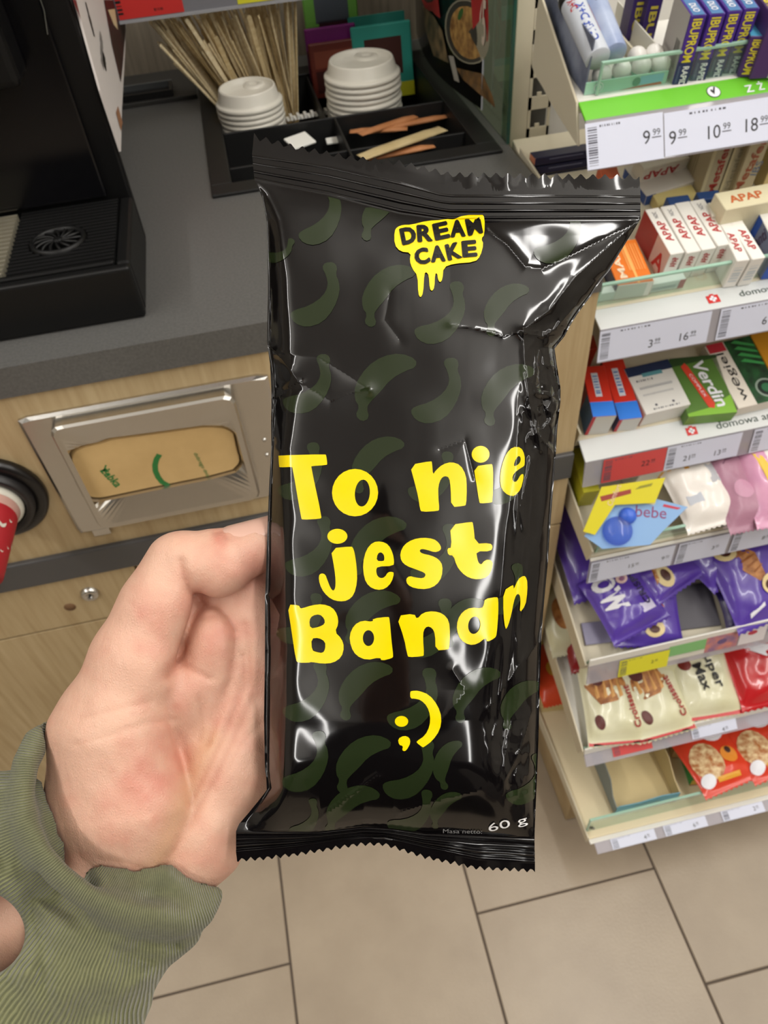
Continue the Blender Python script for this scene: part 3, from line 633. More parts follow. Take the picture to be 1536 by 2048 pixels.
# S1
s1 = make_shelf(0, .696, 1.054, 9, [(1157, 204), (1171, 241), (1177, 343)], side_h=.045, low=.02)
riser(s1, .030, .018); f = fascia(s1, 0, 1, green, 'green_band'); p = facep(s1, f)
x, y = fpx(s1, f, 1427, 184); yy = y / f[2]
p.disc(x, yy, .0068, ink, 0); p.disc(x, yy, .0061, white, 1)
tk = [(x - .003, yy + .06), (x - .0005, yy - .16), (x + .0028, yy + .22), (x + .0016, yy + .26), (x - .0005, yy + .05), (x - .0018, yy + .16)]; p.poly(tk, ink, 2)
for px_, py_, st in ((1498, 178, 'Z'), (1520, 172, 'Ż'), (1545, 168, 'Y')): x, y = fpx(s1, f, px_, py_); p.text(st, x, y / f[2], .0085 if st != 'Ż' else .0105, white, 0, bold=True)
p.build('band_printing', s1.root)
f = fascia(s1, 1, 2, railc, 'price_rail')
price(s1, f, (1172, 300), (1326, 280), [('9', '99', 1292, 275, .0115)], y0=.02, y1=.93)
price(s1, f, (1328, 280), (1600, 250), [('9', '99', 1344, 276, .0115), ('10', '99', 1427, 264, .0115), ('18', '99', 1502, 250, .0115)], y0=.04, y1=.9, bars=False)
# S2
s2 = make_shelf(1, .606, .888, 15, [(1184, 621), (1201, 660), (1194, 728)], side_h=.03)
riser(s2, .030, .004); f = fascia(s2, 0, 1, bandw, 'white_band'); p = facep(s2, f)
def cross(s, f, p, px, py, sz=.0065):
    x, y = fpx(s, f, px, py); L = f[2]; q = lambda dx, dy: (x + dx, (y + dy) / L)
    p.poly([q(-sz, -sz * .8), q(sz, -sz * .8), q(sz, sz * .7), q(-sz, sz * .7)], red, 0); p.poly([q(-sz * .35, sz * .7), q(sz * .35, sz * .7), q(sz * .35, sz * .95), q(-sz * .35, sz * .95)], red, 0)
    k = sz * .22; m_ = sz * .55
    p.poly([q(-k, -m_), q(k, -m_), q(k, m_), q(-k, m_)], white, 1); p.poly([q(-m_, -k), q(m_, -k), q(m_, k), q(-m_, k)], white, 1)
dg = mat('band_text', '33453c', .5)
cross(s2, f, p, 1426, 598); x, y = fpx(s2, f, 1478, 588); wd = .092; p.text('domowa apteczka', x + wd / 2, y / f[2] - .05, .0098, dg, 0, wd); p.build('band_printing', s2.root)
f = fascia(s2, 1, 2, railc, 'price_rail')
price(s2, f, (1197, 690), (1416, 660), [('3', '99', 1300, 686, .0088), ('16', '99', 1367, 672, .0088)])
price(s2, f, (1432, 665), (1650, 620), [('6', '99', 1528, 640, .0088)])
# S3
s3 = make_shelf(2, .589, .727, 18, [(1157, 881), (1171, 925), (1165, 976)], side_h=.028)
f = fascia(s3, 0, 1, bandw, 'white_band'); p = facep(s3, f)
cross(s3, f, p, 1383, 862); x, y = fpx(s3, f, 1432, 852); wd = .108; p.text('domowa apteczka', x + wd / 2, y / f[2] - .05, .0115, dg, 0, wd); p.build('band_printing', s3.root)
f = fascia(s3, 1, 2, railc, 'price_rail')
price(s3, f, (1203, 950), (1328, 925), [('22', '99', 1290, 925, .0075)], mat('price_red', 'cf4a48', .55), 'red_price_label')
price(s3, f, (1329, 925), (1478, 890), [('21', '99', 1372, 915, .0075), ('13', '99', 1434, 904, .0075)], name='price_label')
price(s3, f, (1500, 890), (1640, 870), [('22', '99', 1600, 880, .0075)])
# S4
s4 = make_shelf(3, .512, .608, 18, [(1181, 1118), (1181, 1124), (1173, 1168)], side_h=.03)
riser(s4, .028, .006); fascia(s4, 0, 1, cream2, 'front_lip'); f = fascia(s4, 1, 2, railc, 'price_rail')
price(s4, f, (1178, 1150), (1345, 1110), [('15', '99', 1262, 1130, .0065), ('9', '99', 1325, 1115, .0065)])
price(s4, f, (1352, 1110), (1455, 1085), [('3', '99', 1425, 1094, .0065)])
price(s4, f, (1462, 1085), (1600, 1060), [('8', '99', 1526, 1074, .0065)])
# S5
s5 = make_shelf(4, .470, .423, 22, [(1180, 1322), (1177, 1334), (1173, 1370)], side_h=.03)
riser(s5, .021, .004); fascia(s5, 0, 1, cream2, 'front_lip'); f = fascia(s5, 1, 2, railc, 'price_rail')
price(s5, f, (1236, 1345), (1336, 1315), [('2', '99', 1304, 1322, .0062)], mat('price_yellow', 'e2dc2e', .55), 'yellow_price_label')
p = facep(s5, f)
x0, x1, x2, x3 = [fpx(s5, f, *q)[0] for q in ((1338, 1300), (1412, 1285), (1478, 1268), (1532, 1260))]
p.rect(x0, .5, x1, 1.4, mat('promo_green', '7fb874', .5), 1); p.rect(x0, .3, x1, .55, mat('promo_pale', 'd8d4c8', .5), 1); p.rect(x1, .3, x2, 1.4, mat('promo_salmon', 'd38470', .5, col2='8c6a8a', scale=60), 2); p.rect(x2 + .002, .3, x3, 1.4, mat('promo_white', 'ddd6d8', .5), 2)
p.disc((x2 + x3) / 2, .85, .007, mat('promo_red', 'b8344a', .5), 3, sq=.6); p.disc((x1 + x2) / 2, .75, .007, mat('promo_plum', '66507c', .5), 3, sq=.7); p.build('promo_strip', s5.root)
# S6
s6 = make_shelf(5, .425, .259, 22, [(1170, 1500), (1168, 1510), (1173, 1535)], side_h=.03)
riser(s6, .012, .002); fascia(s6, 0, 1, cream2, 'front_lip'); f = fascia(s6, 1, 2, railc, 'price_rail')
price(s6, f, (1228, 1520), (1306, 1500), [], mat('price_red', 'cf4a48', .55), 'red_price_label', y0=.3, y1=1.2)
price(s6, f, (1383, 1470), (1474, 1455), [('4', '99', 1446, 1458, .006)], y0=.2, y1=1.1)
# S7
s7 = make_shelf(6, .349, .116, 0, [(1177, 1679), (1181, 1688), (1188, 1711)], side_h=.008)
riser(s7, .046, .001, yf=.012); fascia(s7, 0, 1, cream2, 'front_lip'); f = fascia(s7, 1, 2, railc, 'price_rail', .006)
price(s7, f, (1226, 1700), (1312, 1672), [('4', '99', 1290, 1674, .006)])
price(s7, f, (1330, 1668), (1414, 1645), [('6', '99', 1388, 1650, .006)])
price(s7, f, (1446, 1640), (1530, 1620), [('2', '99', 1508, 1617, .006)])
MB().tube([(.008, .016, .0), (.007, .012, .012), (.009, .008, .018)], .0022, mat('clip_grey', '6e6a60', .4), 6).build('clip', s7.root)

# ================================================================ cartons
def carton(s, label, ftl, ftr, btl, col, h=None, fb=None, group=None, name='medicine_box', faces=None, prints=None, lift=0, rough=.42, cat='box', bev=.0006, dmax=None, wid=None, dep=None):
    """a carton on shelf s from photo points: front top left, front top right, back top left, and front bottom left (or height)"""
    if fb is not None: O = at_pl(fb[0], fb[1], s.O + s.n * lift, s.n); h = along(O, s.n, *ftl)
    T0 = at_pl(ftl[0], ftl[1], s.O + s.n * (h + lift), s.n); T1 = at_pl(ftr[0], ftr[1], s.O + s.n * (h + lift), s.n)
    T2 = at_pl(btl[0], btl[1], s.O + s.n * (h + lift), s.n)
    w = wid or np.linalg.norm(T1 - T0); ey = nrm(T2 - T0); ex = nrm(np.cross(ey, s.n)); d = dep or np.linalg.norm(T2 - T0)
    if wid is None: w = (T1 - T0) @ ex
    if dmax: d = min(d, dmax)
    O = T0 - s.n * (h - .0004)
    return make_carton(label, frame(O, ex, ey, s.n), (w, d, h - .0004), col, faces, prints, group, name, rough, cat, bev)
def make_carton(label, T, dim, col, faces=None, prints=None, group=None, name='medicine_box', rough=.42, cat='box', bev=.0006):
    w, d, h = dim; t = thing(name, label, cat, T, group)
    def m_(c): return c if not isinstance(c, str) else mat('card_' + c, c, rough)
    MB().box((0, 0, 0), (w, d, h), m_(col), faces={k: m_(v) for k, v in (faces or {}).items()}).build('carton', t, bevel=bev, seg=1)
    if prints:
        p = Print(); FR = dict(front=((0, 0, 0), (1, 0, 0), (0, 0, 1), w, h), top=((0, 0, h), (1, 0, 0), (0, 1, 0), w, d), left=((0, d, 0), (0, -1, 0), (0, 0, 1), d, h), right=((w, 0, 0), (0, 1, 0), (0, 0, 1), d, h))
        for face, fn in prints.items(): p.face(*FR[face]); fn(p)
        p.build('printing', t)
    return t
mm = lambda c: mat('ink_' + c, c, .45)
apr = mm('b3282c')
# --- S2: APAP boxes
R = random.Random(3)
rows = [((1341, 509), (1369, 503), (1290, 419), 1, 'white box with red lettering at the left end of the row, its pinkish side showing'),
        ((1374, 506), (1401, 498), (1321, 413), 1, 'second white box with red lettering from the left in the row'),
        ((1404, 500), (1432, 493), (1350, 406), 1, 'third white box with red lettering from the left, standing a little further back'),
        ((1436, 492), (1466, 486), (1379, 402), 1, 'fourth white box with red lettering from the left in the row'),
        ((1474, 522), (1499, 517), (1433, 438), -1, 'white box with reversed red lettering, second from the right end of the row'),
        ((1505, 519), (1530, 512), (1450, 430), -1, 'white box with reversed red lettering at the right end of the row')]
for i, (a, b, c, sgn, lab) in enumerate(rows):
    def top(p, sgn=sgn, i=i):
        p.text('APAP', .5, .48 if sgn > 0 else .42, p.w * .52, apr, 90 * sgn, min(.04, p.h * .45), bold=True, lay=1)
        if i in (0, 1, 3): p.text('NOC', .45, .84, p.w * .28, bar_g, 90 * sgn, p.h * .14)
    fr_p = (lambda p: p.text('APAP', .5, .68, p.w * .45, apr, 90, p.h * .36, bold=True)) if i < 4 else (lambda p: p.bars(.15, .2, .8, .8, mm('c3ccd0'), 6, 0, 5, True))
    pr_ = dict(top=top, front=fr_p)
    if i == 0: pr_['left'] = lambda p: (p.rect(0, 0, .55, 1, mm('a02822')), p.text('A', .8, .4, p.h * .6, mm('c02a22'), 0, .022, bold=True), p.rect(.55, 0, 1, 1, mm('d9b9ac'), 0))
    carton(s2, lab, a, b, c, 'ece9e2', h=.0365, prints=pr_, dmax=.085, rough=.35, name='tablet_box')
carton(s2, 'small cream box lying behind the fourth and fifth white boxes', (1424, 432), (1447, 424), (1417, 408), 'd9d4c4', h=.040, dep=.02)
carton(s2, 'orange box with faint lettering lying flat at the left front of the painkiller shelf', (1236, 572), (1304, 552), (1215, 520), 'e0741c', h=.020, dep=.06, name='medicine_box',
       faces=dict(front='e9e4dc', left='232750'), prints=dict(top=lambda p: (p.bars(.45, .3, .95, .9, mm('f2a054'), 7, 1, 2), p.text('MAX', .25, .5, p.w * .2, mm('f3d9b8'), 90, p.h * .7, bold=True), p.rect(.55, 0, .62, 1, mm('f8b060'), 0))))
make_carton('flat white box with a red end strip at the very front behind the riser', s2.T @ Matrix.Translation((.008, .008, .0004)), (.092, .012, .012), 'e4ebe6', prints=dict(front=lambda p: (p.bars(.62, .25, .9, .6, mm('9aa6a8'), 6, 0, 3, True), p.rect(.93, 0, 1, 1, mm('b64a40'), 0))))
# behind: flat stack of two APAP + yellow/ cream big boxes
for i, (a, b, c, lab) in enumerate((((1281, 368), (1378, 343), (1281, 352), 'lower of two white boxes with red lettering stacked behind the painkiller row'), ((1278, 336), (1376, 312), (1278, 320), 'upper of two white boxes with red lettering stacked under the green shelf'))):
    O = at_y(a[0], a[1] + 34, .75); ex = A(1, .12, 0); ex = nrm(ex - s2.n * (ex @ s2.n)); Q = at_y(b[0], b[1] + 34, .75)
    make_carton(lab, frame(O + s2.n * .001, ex, np.cross(s2.n, ex), s2.n), (np.linalg.norm(Q - O), .02, .0185), 'e4e0d4', None, dict(front=lambda p: p.text('APAP', .42, .5, .0095, apr, 180, .042, bold=True)), rough=.4)
O = at_y(1283, 428, .735)
make_carton('pale box with purple lettering under the stacked pair of white boxes', frame(O, nrm(A(1, .1, .1)), nrm(np.cross(s2.n, A(1, .1, .1))), nrm(np.cross(nrm(A(1, .1, .1)), nrm(np.cross(s2.n, A(1, .1, .1)))))), (.062, .05, .024), 'd4cfc6', dict(left='2a4a8c'), dict(front=lambda p: (p.text('SALIC', .6, .5, .010, mm('7a4a66'), 0, .04), p.rect(0, 0, .18, 1, mm('2f4f90')))))
def pbox(label, fbl, fbr, Y, h, d, col, prints=None, faces=None, lean=15, yaw=0, name='medicine_box', group=None):
    P = at_pl(*fbl, s2.O, s2.n); Q = at_pl(*fbr, s2.O, s2.n); w = abs(Q[0] - P[0]); t = math.radians(lean); a = math.radians(yaw)
    ex = A(math.cos(a), math.sin(a), 0); n_ = A(0, -math.sin(t), math.cos(t)); ex = nrm(ex - n_ * (ex @ n_)); ey = np.cross(n_, ex)
    return make_carton(label, frame(P, ex, ey, n_), (w, d, h), col, faces, prints, group, name)
def fr_text(st, c, hh, rot=0, cx=.5, cy=.5, wd=None): return lambda p: p.text(st, cx, cy, hh, mm(c), rot, wd, bold=True)
pbox('large cream carton with red lettering read upwards, behind the painkiller row', (1392, 408), (1428, 400), .80, .075, .05, 'b7ab8c', dict(left=lambda p: p.bars(.3, .1, .6, .9, mm('9d9172'), 4), front=lambda p: (p.rect(0, 0, .18, 1, mm('cfc39c')), p.text('Metafen', .6, .5, .0095, mm('9c2a20'), 90, .055, bold=True))), lean=8, yaw=0)
pbox('large cream carton with grey lettering beside the one with red lettering', (1431, 402), (1452, 396), .80, .075, .05, 'b3a685', dict(front=lambda p: (p.rect(0, 0, .2, 1, mm('cabd94')), p.text('Metafen', .6, .5, .006, mm('8f876c'), 90, .05))), lean=8)
pbox('large cream carton with orange lettering at the right end of the back row', (1455, 405), (1494, 398), .79, .082, .05, 'b9ab88', dict(front=lambda p: (p.rect(0, 0, .08, 1, mm('8f7d58')), p.text('Metafen', .45, .5, .010, mm('9a4a2a'), 80, .062, bold=True), p.text('IBS', .85, .45, .008, mm('5a6a88'), 80, .016))), lean=8)
carton(s2, 'cream box lying across behind the row with red lettering, right edge of the photo', (1452, 420), (1560, 392), (1440, 402), 'd8cfae', h=.055, dep=.025, prints=dict(top=lambda p: p.text('APAP', .45, .5, .010, mm('c2602c'), 0, .036, bold=True)))
pbox('pale yellow carton standing tall at the far right of the painkiller shelf', (1520, 385), (1640, 360), .76, .07, .03, 'd9c386', dict(front=lambda p: p.text('APAP', .25, .8, .012, mm('b4582c'), 0, .03, bold=True)), lean=8, faces=dict(left='b09c66'))
carton(s2, 'blue and grey carton with slanted purple lettering at the right edge', (1556, 500), (1620, 485), (1503, 398), '1f4fae', h=.040, dmax=.08, faces=dict(left='6f7690', top='d8d6cf'), prints=dict(left=lambda p: (p.rect(0, 0, .45, 1, mm('1c4ba6')), p.text('Manti', .55, .55, .012, mm('43304e'), 70, .03, bold=True))))
carton(s2, 'flat yellow carton lying on the deck behind the row of white boxes', (1318, 412), (1400, 396), (1300, 380), 'dccb88', h=.012, dep=.03)
for k, (x_, y_) in enumerate(((1340, 410), (1400, 400))):
    carton(s2, ('left' if k == 0 else 'right') + ' one of two dark blue boxes just behind the row of white boxes', (x_, y_), (x_ + 42, y_ - 10), (x_ - 4, y_ - 8), '2a4a80', h=.030, dep=.012)
for k in range(4):
    P = at_y(1112, 380 - 18 * k, .80); Q = at_y(1190, 368 - 18 * k, .80)
    make_carton(('bottom', 'second lowest', 'third lowest', 'top')[k] + ' dark navy box in the flat stack left under the green shelf', frame(A(XS + .004, .80, P[2]), A(1, 0, 0), A(0, 1, 0), A(0, 0, 1)), (.066, .018, .0085), '1a1c3c', dict(left='c07a5c'), dict(front=lambda p: p.rect(.25, .62, .85, .72, mm('7a7e98'))))
carton(s2, 'orange box with its end showing under the green shelf left of the white stack', (1205, 357), (1240, 352), (1203, 350), 'c8603c', h=.07, dep=.02)
# --- S1: IBUPROM boxes etc
ibx = [((1383, 31), (1413, 27), (1352, -14), 'leftmost purple box with yellow lettering, its grey side with a barcode showing'), ((1420, 28), (1449, 22), (1387, -20), 'second purple box with yellow lettering from the left on the top shelf'),
       ((1456, 22), (1484, 17), (1422, -26), 'third purple box with yellow lettering from the left on the top shelf'), ((1489, 17), (1518, 12), (1455, -32), 'fourth purple box with yellow lettering from the left on the top shelf')]
pur = '4a2792'
for i, (a, b, c, lab) in enumerate(ibx):
    def frt(p):
        p.rect(0, 0, 1, .34, mm('27305e')); p.text('IBUPROM', .5, .64, p.w * .62, mm('e8d838'), -90, p.h * .62, bold=True); p.text('RAPID', .62, .12, p.w * .42, white, -90, p.h * .30, bold=True); p.bars(.12, .02, .25, .28, mm('6c7698'), 4, 1)
    pr_ = dict(front=frt, top=lambda p: (p.rect(.12, .0, .88, .9, mm('3f74a8')), p.text('DUO', .5, .3, p.w * .45, white, -90, .016, bold=True, lay=2)))
    if i == 0: pr_['left'] = lambda p: (p.rect(.0, 0, .97, 1, mm('a9a39e')), p.bars(.62, .18, .86, .58, mm('3c3a3a'), 14, 1), p.bars(.1, .3, .5, .36, mm('8a8480'), 3, 1, 3, True))
    fbp = [(1343, 170), (1377, 162), (1412, 155), (1447, 148)][i]
    carton(s1, lab, a, b, c, pur, fb=fbp, prints=pr_, dmax=.10, name='tablet_box')
carton(s1, 'shorter purple box with yellow lettering at an angle right of the row of four', (1502, 72), (1536, 66), (1490, 25), '4a2a6c', h=.036, dmax=.06, faces=dict(top='4a9cc0'), name='tablet_box', prints=dict(front=lambda p: (p.text('IBUPROM', .5, .5, p.w * .6, mm('e0cf3a'), -90, p.h * .85, bold=True)), top=lambda p: p.text('FORTE', .5, .5, .004, white, 0, .014)))
carton(s1, 'pale green and white carton right of the purple boxes at the photo edge', (1540, 78), (1610, 62), (1530, 20), 'dfe6d8', h=.034, dmax=.06, prints=dict(front=lambda p: p.bars(.05, .05, .95, .95, mm('9cc0a0'), 7, 0, 6)))
carton(s1, 'purple box with yellow lettering lying at the upper right edge of the photo', (1545, 30), (1600, 18), (1500, -30), '4b2b66', h=.055, dmax=.06, prints=dict(top=lambda p: p.text('IBUPROM', .2, .5, .009, mm('e0cf3a'), 90, .04, bold=True)))
for k, c in enumerate(((1300, -8), (1272, -16))):
    carton(s1, ('front' if k == 0 else 'rear') + ' dark purple box in the shadow behind the grey barcode side', (c[0], c[1]), (c[0] + 28, c[1] - 5), (c[0] - 14, c[1] - 20), '33215c', h=.045, dmax=.05, prints=dict(front=lambda p: p.text('IBU', .5, .5, p.w * .5, mm('bcae3a'), -90, p.h * .6, bold=True)))
# shelf partition between the tubes and the boxes
MB().box((.072, .03, .0), (.074, .17, .012), cream).build('partition', s1.root)
# display box with tubes and egg caps
P = at_pl(1196, 192, s1.O, s1.n); Q = at_pl(1340, 172, s1.O, s1.n); lp = s1.loc(P); lq = s1.loc(Q); wB = (lq - lp)[0]
db = thing('display_box', 'open mint green and white display box holding tubes behind the riser', 'box', s1.T @ Matrix.Translation(Vector((lp[0] - .012, .0075, .0004))))
mint = mat('card_mint', 'a9d8c0', .5); bd_ = mat('card_board', 'd6d3c8', .6); nav = mat('card_side', '3c4560', .5, col2='8f96a8', scale=25)
wB = wB + .010
MB().box((0, 0, 0), (wB, .0012, .011), mint).build('front_flap', db); MB().box((0, .0012, 0), (.0012, .125, .048), nav).build('side_flap', db)
MB().box((wB - .0012, .0012, 0), (wB, .125, .02), bd_).build('side_flap', db); MB().box((.0012, .0012, 0), (wB - .0012, .125, .001), bd_).build('base', db)
p = Print().face((0, 0, 0), (1, 0, 0), (0, 0, 1), wB, .011)
p.disc(.16, .5, .0045, white, 0); p.disc(.16, .5, .0037, mm('8cc8ac'), 1); p.disc(.16, .5, .0026, white, 2); p.text('n', .16, .5, .002, mm('4c9478'), 0, lay=3)
p.rect(.66, .2, .95, .9, mm('7fc0d8'), 0); p.poly([(.42, 0), (.95, .0), (.93, .22), (.7, .14)], mm('b8502c'), 1); p.disc(.62, .5, .004, mm('3e8f70'), 1); p.build('printing', db)
egg = mat('egg_white', 'e9e6e0', .3)
for k, (px_, py_) in enumerate(((1203, 148), (1243, 140), (1283, 132), (1322, 128), (1274, 113), (1308, 108))):
    row = .019 if k < 4 else .036; C_ = at_pl(px_, py_, s1.O + s1.v * row, s1.v); r = .0088; lf = (C_ - s1.O) @ s1.n
    t = thing('egg_jar', ['white ball lid of a mint jar at the left front of the display box', 'second ball lid of a mint jar from the left at the front', 'third ball lid of a mint jar from the left at the front', 'fourth ball lid of a mint jar, front row right end', 'ball lid of a mint jar at the left of the back row', 'ball lid of a mint jar at the right of the back row'][k], 'jar', frame(C_ - s1.n * (lf - .0018), *s1.ax)); z_ = lf - .0018
    MB().lathe([(r * math.cos(a), z_ + r * math.sin(a) * 1.0) for a in np.linspace(-.5, math.pi / 2, 9)], egg, n=24).build('lid', t)
    MB().lathe([(.0, .0), (.007, .0), (.0078, .002), (.0079, z_ - .006), (.0076, z_ - .004)], mat('jar_mint', '6cc0a0', .3), n=24).build('jar', t)
def cyl_tube(label, a, b, r, m_, capm, prints=None):
    za = .05; P = at_pl(*a, s1.O + s1.n * .030, s1.n); Q = at_pl(*b, s1.O + s1.n * .056, s1.n); d = nrm(Q - P); ex = nrm(np.cross(d, s1.n)); ey = np.cross(d, ex); L = np.linalg.norm(Q - P)
    t = thing('tablet_tube', label, 'tube', frame(P, ex, ey, d))
    MB().lathe([(0, 0), (r * .96, 0), (r, .001), (r, L * .72)], m_, n=28).build('tube', t); MB().lathe([(r * 1.0, L * .72), (r * 1.04, L * .722), (r * 1.04, L * .8), (0, L * .8)], capm, n=28).build('cap', t)
    MB().lathe([(r * .9, L * .8), (r * .9, L * .98), (0, L)], mat('tube_top', 'aeb8c4', .3), n=28).build('cap_top', t)
    if prints: prints(t, r, L)
    return t
def wrap_text(t, st, r, m_, zc, width, hgt, a0, name='printing', bold=True):
    v, f, asp = text_geo(st, bold); vs = []
    for q in v: s_ = (q[1] - .5) * hgt; an = a0 + s_ / r; vs.append(((r + .0002) * math.cos(an), (r + .0002) * math.sin(an), zc + (q[0] - .5) * width))
    MB().add(vs, f, m_).build(name, t)
def tp1(t, r, L): wrap_text(t, 'C-Vit D+K', r, mm('2c4aa8'), L * .36, L * .5, .008, TA); wrap_text(t, 'D+K', r, mm('b42830'), L * .62, L * .14, .007, TA - .5); MB().add([((r + .0002) * math.cos(TA + .9 + da), (r + .0002) * math.sin(TA + .9 + da), z_) for z_ in (L * .25, L * .6) for da in (0, .12)], [(0, 1, 3, 2)], mm('b42830')).build('red_stripe', t)
TA = math.radians(-100)
cyl_tube('grey-white tablet tube with blue lettering and black band, left one of two', (1196, 118), (1128, -30), .0115, mat('tube_grey', 'c3c9d2', .35), black, tp1)
cyl_tube('pale blue tablet tube with a black band, right one of two', (1229, 108), (1170, -40), .0115, mat('tube_blue', 'a9b6d0', .35, col2='8d9cc0', scale=40), black, lambda t, r, L: wrap_text(t, 'III', r, mm('3c3c4c'), L * .63, L * .1, .006, TA))
# --- S3
def rb(p): p.rect(0, 0, 1, .28, mm('2e7fe6')); p.rect(.32, .38, .6, .85, mm('d8dde4'), 1); p.bars(.36, .42, .56, .82, mm('4a78b8'), 7, 2, 2, True)
def rbl(p): p.rect(.55, 0, 1, 1, mm('3a5e86')); p.rect(0, 0, .55, 1, mm('8e2a1e'))
carton(s3, 'red and blue carton at the left end of the third shelf', (1186, 834), (1231, 822), (1163, 733), 'd2301c', fb=(1176, 873), prints=dict(top=rb, left=rbl, front=lambda p: (p.rect(0, 0, 1, 1, mm('d8d8d4')), p.rect(0, 0, .14, 1, mm('c02030'), 1))), dmax=.12)
carton(s3, 'red and blue carton second from the left on the third shelf', (1239, 840), (1282, 828), (1203, 722), 'd2301c', fb=(1229, 865), prints=dict(top=rb, left=rbl, front=lambda p: (p.rect(0, 0, 1, 1, mm('d8d8d4')), p.rect(0, 0, .14, 1, mm('c02030'), 1))), dmax=.12)
carton(s3, 'white carton with grey small print and dark blue top end beside the green box', (1292, 829), (1382, 808), (1248, 738), 'e2e0da', fb=(1280, 855), dmax=.10, prints=dict(top=lambda p: (p.rect(0, .8, 1, 1, mm('1e2c4e')), p.rect(.3, .74, .75, .82, mm('5c98a0'), 1), p.bars(.12, .66, .5, .7, bar_g, 8, 1), p.bars(.12, .5, .85, .56, mm('8f9096'), 3, 1, 3, True), p.bars(.12, .36, .8, .4, mm('8f9096'), 2, 1, 4, True), p.disc(.3, .14, .0015, bar_g, 1), p.disc(.68, .14, .0015, bar_g, 1), p.bars(.2, .05, .8, .08, bar_g, 12, 1))))
def verd(p):
    p.poly([(0, 0), (1, 0), (1, .3), (.5, .12), (0, .05)], mm('83b83a'), 0); p.poly([(0, .85), (1, .95), (1, 1), (0, 1)], mm('2c4a24'), 0)
    p.text('Verdin', .66, .52, .0150, white, -78, .066, bold=True, lay=2, shear=.15); p.poly([(.18, .84), (.28, .9), (.33, .84), (.62, .18), (.58, .1), (.47, .12)], mm('d8432c'), 2); p.text('COMPLEX', .40, .5, .0035, white, -74, .034, lay=4)
carton(s3, 'green carton with white and red diagonal lettering in the middle of the third shelf', (1377, 834), (1470, 813), (1338, 718), '557a34', h=.018, dmax=.115, prints=dict(top=verd, front=lambda p: p.rect(0, 0, 1, 1, mm('6d9c3c'))))
carton(s3, 'white and green carton with black lettering right of the green box', (1477, 817), (1575, 790), (1409, 692), 'e4dccf', h=.018, dmax=.135, prints=dict(top=lambda p: (p.text('węgiel', .22, .46, .0125, ink, 90, .068, bold=False, lay=2), p.rect(.02, .86, .36, 1, mm('c42c3c'), 1), p.rect(.38, 0, 1, 1, mat('fern_green', '1f5a2c', .5, col2='0e2414', scale=70), 0), p.disc(.70, .2, .013, mm('8a9a8c'), 2), p.disc(.70, .2, .0105, mm('12241a'), 3), p.disc(.70, .2, .006, mm('2a6a44'), 4),
        [p.poly([(.5, .95 - .1 * k), (.95, .82 - .1 * k), (.98, .84 - .1 * k), (.6, .98 - .1 * k)], mm('3f9a50'), 1) for k in range(4)])))
carton(s3, 'orange-yellow carton at the right edge of the third shelf', (1555, 770), (1620, 750), (1500, 668), 'c98a1c', h=.02, dmax=.13)
carton(s3, 'red carton standing behind the two red and blue ones, left under the price rail', (1170, 700), (1195, 695), (1167, 690), 'b5361e', h=.035, dep=.02)
# --- S4 : carded products and packs
def card(s, label, pts, lift, col, name, prints=None, th=.0012, tilt_n=None, edge=None):
    """flat card through photo points on a plane tilted against the shelf"""
    Pl = s.O + s.n * lift; n_ = tilt_n if tilt_n is not None else s.n
    W3 = [at_pl(px, py, Pl, n_) for px, py in pts]; O = W3[0]; ex = nrm(W3[1] - W3[0]); ey = np.cross(n_, ex)
    pl2 = [((q - O) @ ex, (q - O) @ ey) for q in W3]
    t = thing(name, label, 'card', frame(O, ex, ey, n_)); m_ = mat('card_' + col, col, .4)
    MB().prism(pl2, -th, 0, m_).build('backing', t, bevel=.0003)
    if prints:
        T = Matrix(frame(O, ex, ey, n_)).inverted()
        def lo(px, py): q = at_pl(px, py, Pl, n_) - O; return (q @ ex, q @ ey)
        p = Print().face((0, 0, 0), (1, 0, 0), (0, 1, 0), 1, 1); prints(p, lo, t); p.build('printing', t)
    return t
n4 = nrm(s4.n * .75 + A(-.35, -.55, .2))
def yc(p, lo, t):
    p.poly([lo(1200, 993), lo(1262, 978), lo(1262, 987), lo(1203, 1003)][::-1], mm('9a3a2a'), 0)
    x, y = lo(1228, 990); p.text('Ceneo'[:0] or 'Comfort', x, y, .006, mm('e8c8b0'), 8, .026, lay=2)
    p.poly([lo(1280, 972), lo(1306, 966), lo(1302, 972), lo(1270, 979)][::-1], mm('8f8a20'), 1)
card(s4, 'yellow hanging card with a red logo behind the blue card', [(1166, 1063), (1203, 974), (1331, 955), (1310, 1006), (1230, 1010), (1190, 1070)][::-1], .035, 'd8cc1a', 'yellow_card', yc, tilt_n=n4)
n4b = nrm(s4.n * .8 + A(-.30, -.50, .2))
def bc(p, lo, t):
    x, y = lo(1302, 1024); p.text('bebe', x, y, .013, mm('8c3468'), -10, .034, bold=False, lay=1)
    p.poly([lo(1328, 1008), lo(1362, 1016), lo(1355, 1014 + 5), lo(1325, 1013)], mm('c03048'), 1)
    p.poly([lo(1256, 995), lo(1312, 1004), lo(1308, 1010), lo(1262, 1002)][::-1], mm('d6cfae'), 1)
    bb = MB(); x, y = lo(1255, 1032); bb.lathe([(.010, 0), (.0095, .004), (.006, .007), (0, .008)], clear_mat('blister_blue', '4a78e8', haze=.75), X3, (x, y, .0002), 20); bb.build('blister', t)
    x, y = lo(1235, 1062); bb = MB().lathe([(.017, 0), (.016, .006), (.010, .009), (0, .0095)], clear_mat('blister_clear', '9ab4ee', haze=.18), X3, (x, y, .0002), 24); bb.build('blister', t)
